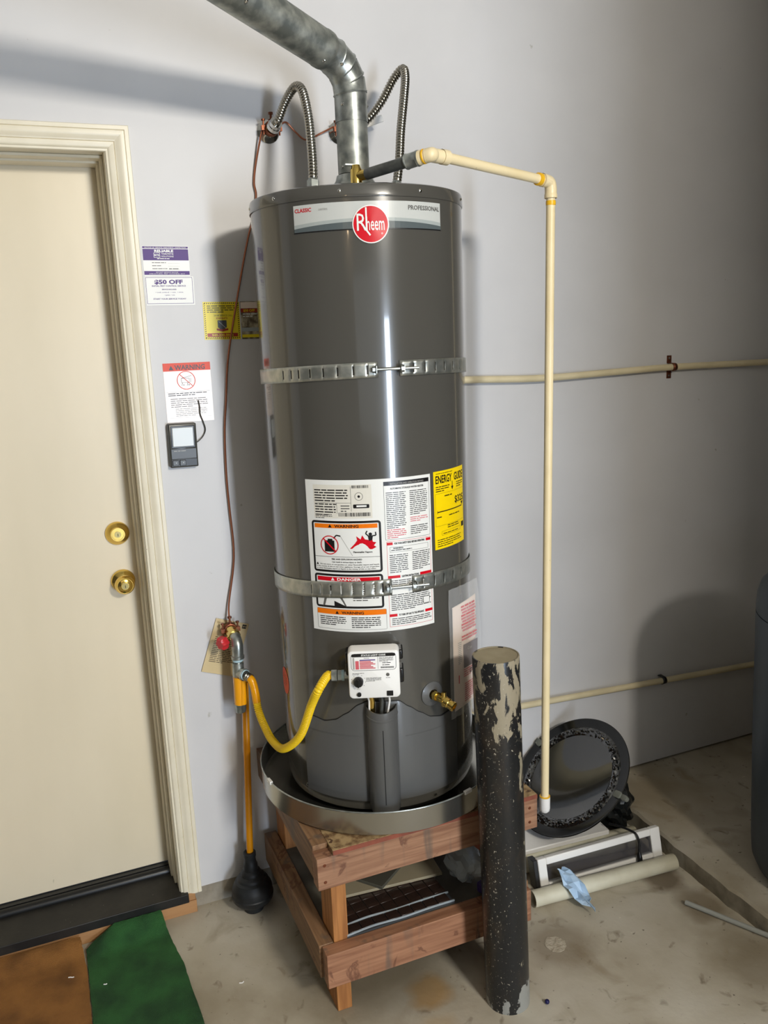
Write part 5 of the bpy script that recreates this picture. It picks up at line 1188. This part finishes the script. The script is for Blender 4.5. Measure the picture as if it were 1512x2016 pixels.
# white board on the thick pipe
bm = new(); box(bm, -.190, .190, -.125, .125, 0, .016, 0, Matrix.Translation((1.060, -.178, .0685)) @ Matrix.Rotation(math.radians(-4), 4, 'Z')); tag(fin('white_board', bm, MT['white'], None, (1.060, -.178, .0685), bevel=.003), 'white panel lying across the thick pipe beneath the black glass disc', 'board')
# framed smoked panel
FX = Matrix.Translation((.942, -.388, .0)) @ Matrix.Rotation(math.radians(-5.0), 4, 'Z') @ Matrix.Rotation(math.radians(-2.0), 4, 'Y') @ Matrix.Rotation(math.radians(-12), 4, 'X')
t = thing('oven_door', 'white framed appliance door with a smoked window standing on edge behind the pipe', 'appliance door', (1.15, -.39, 0))
WL = .424; HL = .100
bm = new()
def fr(x0, x1, z0, z1): box(bm, x0, x1, 0, .020, z0, z1, 0, FX)
fr(0, .028, .002, HL); fr(WL - .034, WL, .002, HL); fr(.028, WL - .034, HL - .022, HL); fr(.028, WL - .034, .002, .024)
tag(fin('frame', bm, MT['white'], t, bevel=.003), 'white plastic frame')
bm = new(); box(bm, .026, WL - .030, .006, .010, .020, HL - .018, 0, FX); tag(fin('window', bm, MT['window_tint'], t), 'smoked grey window')
bm = new(); box(bm, -.012, .006, .006, .048, .004, HL - .004, 0, FX); tag(fin('side_case', bm, MT['oven'], t, bevel=.002), 'dark side casing')
# cable over frame
ct = FX @ V((.335, -.006, HL + .005)); bm = new()
tube(bm, curve([FX @ V((.290, .070, HL + .018)), FX @ V((.315, .035, HL + .012)), FX @ V((.330, .010, HL + .0055)), FX @ V((.338, -.006, HL - .004)), FX @ V((.342, -.008, HL - .03)), FX @ V((.338, -.008, HL - .055)), FX @ V((.337, -.008, .032))], 8), .0036, 12)
t = thing('power_cord', 'black power cord hooked over the white frame with its plug hanging', 'cord', tuple(ct)); fin('cord', bm, MT['black_gloss'], t)
bm = new(); tube(bm, [FX @ V((.338, -.009, .044)), FX @ V((.337, -.009, .036)), FX @ V((.336, -.009, .022)), FX @ V((.3355, -.009, .012))], lambda i: (.0042, .007, .0088, .0088)[i], 14); fin('plug', bm, MT['black_gloss'], t)
# black bag
tag(crumple('rubbish_bag', (1.338, -.175, .088), (.078, .10, .088), MT['bag'], 8, .15, 4), 'crumpled black plastic bag beneath the right edge of the glass disc', 'bag')
# round black glass disc
nv = V((-.657, -.045, .753)).normalized(); cc = V((1.160, -.219, .244)); q = V((0, 0, 1)).rotation_difference(nv); RD = .2095
t = thing('glass_disc', 'round black glass dish with a rippled glossy border leaning by the wall', 'glass disc', tuple(cc))
bm = new(); lathe(bm, [(0, 0), (.148, 0), (.150, .001), (.150, -.004), (0, -.004)], 96, cc, nv); tag(fin('glass_centre', bm, MT['tint'], t), 'smooth dark reflective centre')
bm = new(); lathe(bm, [(.176, .0015), (.2035, .004), (.2075, .0052), (RD, .004), (.2088, .0015), (.176, -.004), (.176, .0015)], 128, cc, nv); fin('rim', bm, MT['tintrim'], t)
bm = new(); nA, nR = 190, 8; rd2 = random.Random(12); grid = []
for i in range(nA):
    a = 2 * PI * i / nA; row = []
    for j in range(nR + 1):
        r = .148 + .030 * j / nR; e_ = math.sin(PI * j / nR)
        h = .0012 + e_ * (.0075 * abs(math.sin(a * 31 + 2.4 * math.sin(a * 7 + j * .5))) + rd2.uniform(0, .0040))
        row.append(bm.verts.new(cc + q @ V((r * math.cos(a), r * math.sin(a), h))))
    grid.append(row)
for i in range(nA):
    for j in range(nR): bm.faces.new((grid[i][j], grid[(i + 1) % nA][j], grid[(i + 1) % nA][j + 1], grid[i][j + 1]))
tag(fin('rippled_border', bm, MT['tintripple'], t, smooth=20), 'rippled glossy black border')
def atd(px, py_): return cc + q @ V((px, py_, 0))
qx = q @ V((1, 0, 0)); qy = q @ V((0, 1, 0))
def clip(world, toward):
    d = (world - cc); d -= nv * d.dot(nv); d.normalize(); p = cc + d * (RD - .008); tt = nv.cross(d)
    F = Matrix(((tt.x, d.x, nv.x, p.x), (tt.y, d.y, nv.y, p.y), (tt.z, d.z, nv.z, p.z), (0, 0, 0, 1)))
    bm = new(); shell(bm, -.011, .011, -.018, .008, .006, .004, .010, F @ Matrix(((1, 0, 0, 0), (0, 0, 1, 0), (0, 1, 0, 0), (0, 0, 0, 1))), .002); shell(bm, -.008, .008, .002, .028, .007, -.010, .004, F @ Matrix(((1, 0, 0, 0), (0, 0, 1, 0), (0, 1, 0, 0), (0, 0, 0, 1))), .002)
    tag(fin('edge_clip', bm, mat('cloudy_clip', s2l(120, 122, 112), .25, alpha=.8), t), 'cloudy plastic edge clip')
clip(V((1.255, -.40, .20)), None); clip(V((1.20, .2, .27)), None)

# blue paper
bm = new(); rd2 = random.Random(4); NU, NV_ = 9, 5; g = []
for i in range(NU):
    row = []
    for j in range(NV_):
        u = i / (NU - 1); v = j / (NV_ - 1) - .5; wv = math.sin(PI * min(1, u * 1.1 + .08)) ** .6
        x = 1.000 + .010 * u + v * .060 * wv + rd2.uniform(-.004, .004); y = -.392 - .155 * u + rd2.uniform(-.004, .004); z = .004 + (.050 * (1 - u) if u < .5 else .012) + .018 * abs(math.sin(3 * u + 4 * v)) + rd2.uniform(0, .012) * (1 if 0 < u < 1 else .3)
        if y > -.47: z = max(z, .052)
        row.append(bm.verts.new((x + .006, y, z)))
    g.append(row)
for i in range(NU - 1):
    for j in range(NV_ - 1): bm.faces.new((g[i][j], g[i + 1][j], g[i + 1][j + 1], g[i][j + 1]))
o = tag(fin('crumpled_wrapper', bm, MT['bluepaper'], None, (1.0, -.47, 0), smooth=0), 'crumpled light blue paper wrapper lying on the front plastic pipe', 'wrapper')
md = o.modifiers.new('solid', 'SOLIDIFY'); md.thickness = .0008; md.offset = 0

# dark bin on the raised slab
bn = thing('dark_bin', 'tall blue-black plastic drum standing on the raised concrete at the right edge', 'drum', (1.70, -.76, .058))
bx, by = 1.705, -.765
bm = new(); lathe(bm, [(0, .058), (.165, .058), (.195, .064), (.220, .082), (.232, .110), (.236, .16), (.247, .5), (.254, .845), (.254, .852), (0, .852)], 96, (bx, by, 0)); fin('drum_body', bm, MT['bin'], bn)
bm = new(); lathe(bm, [(.248, .8525), (.2535, .8545), (.2545, .870), (.252, .905), (.243, .935), (.225, .955), (.200, .965), (0, .972)], 96, (bx, by, 0)); fin('lid', bm, MT['bin'], bn)
bm = new(); lathe(bm, [(.15, .968), (.152, .985), (.14, .99), (0, .99)], 64, (bx, by, 0)); fin('hatch', bm, MT['oven'], bn)
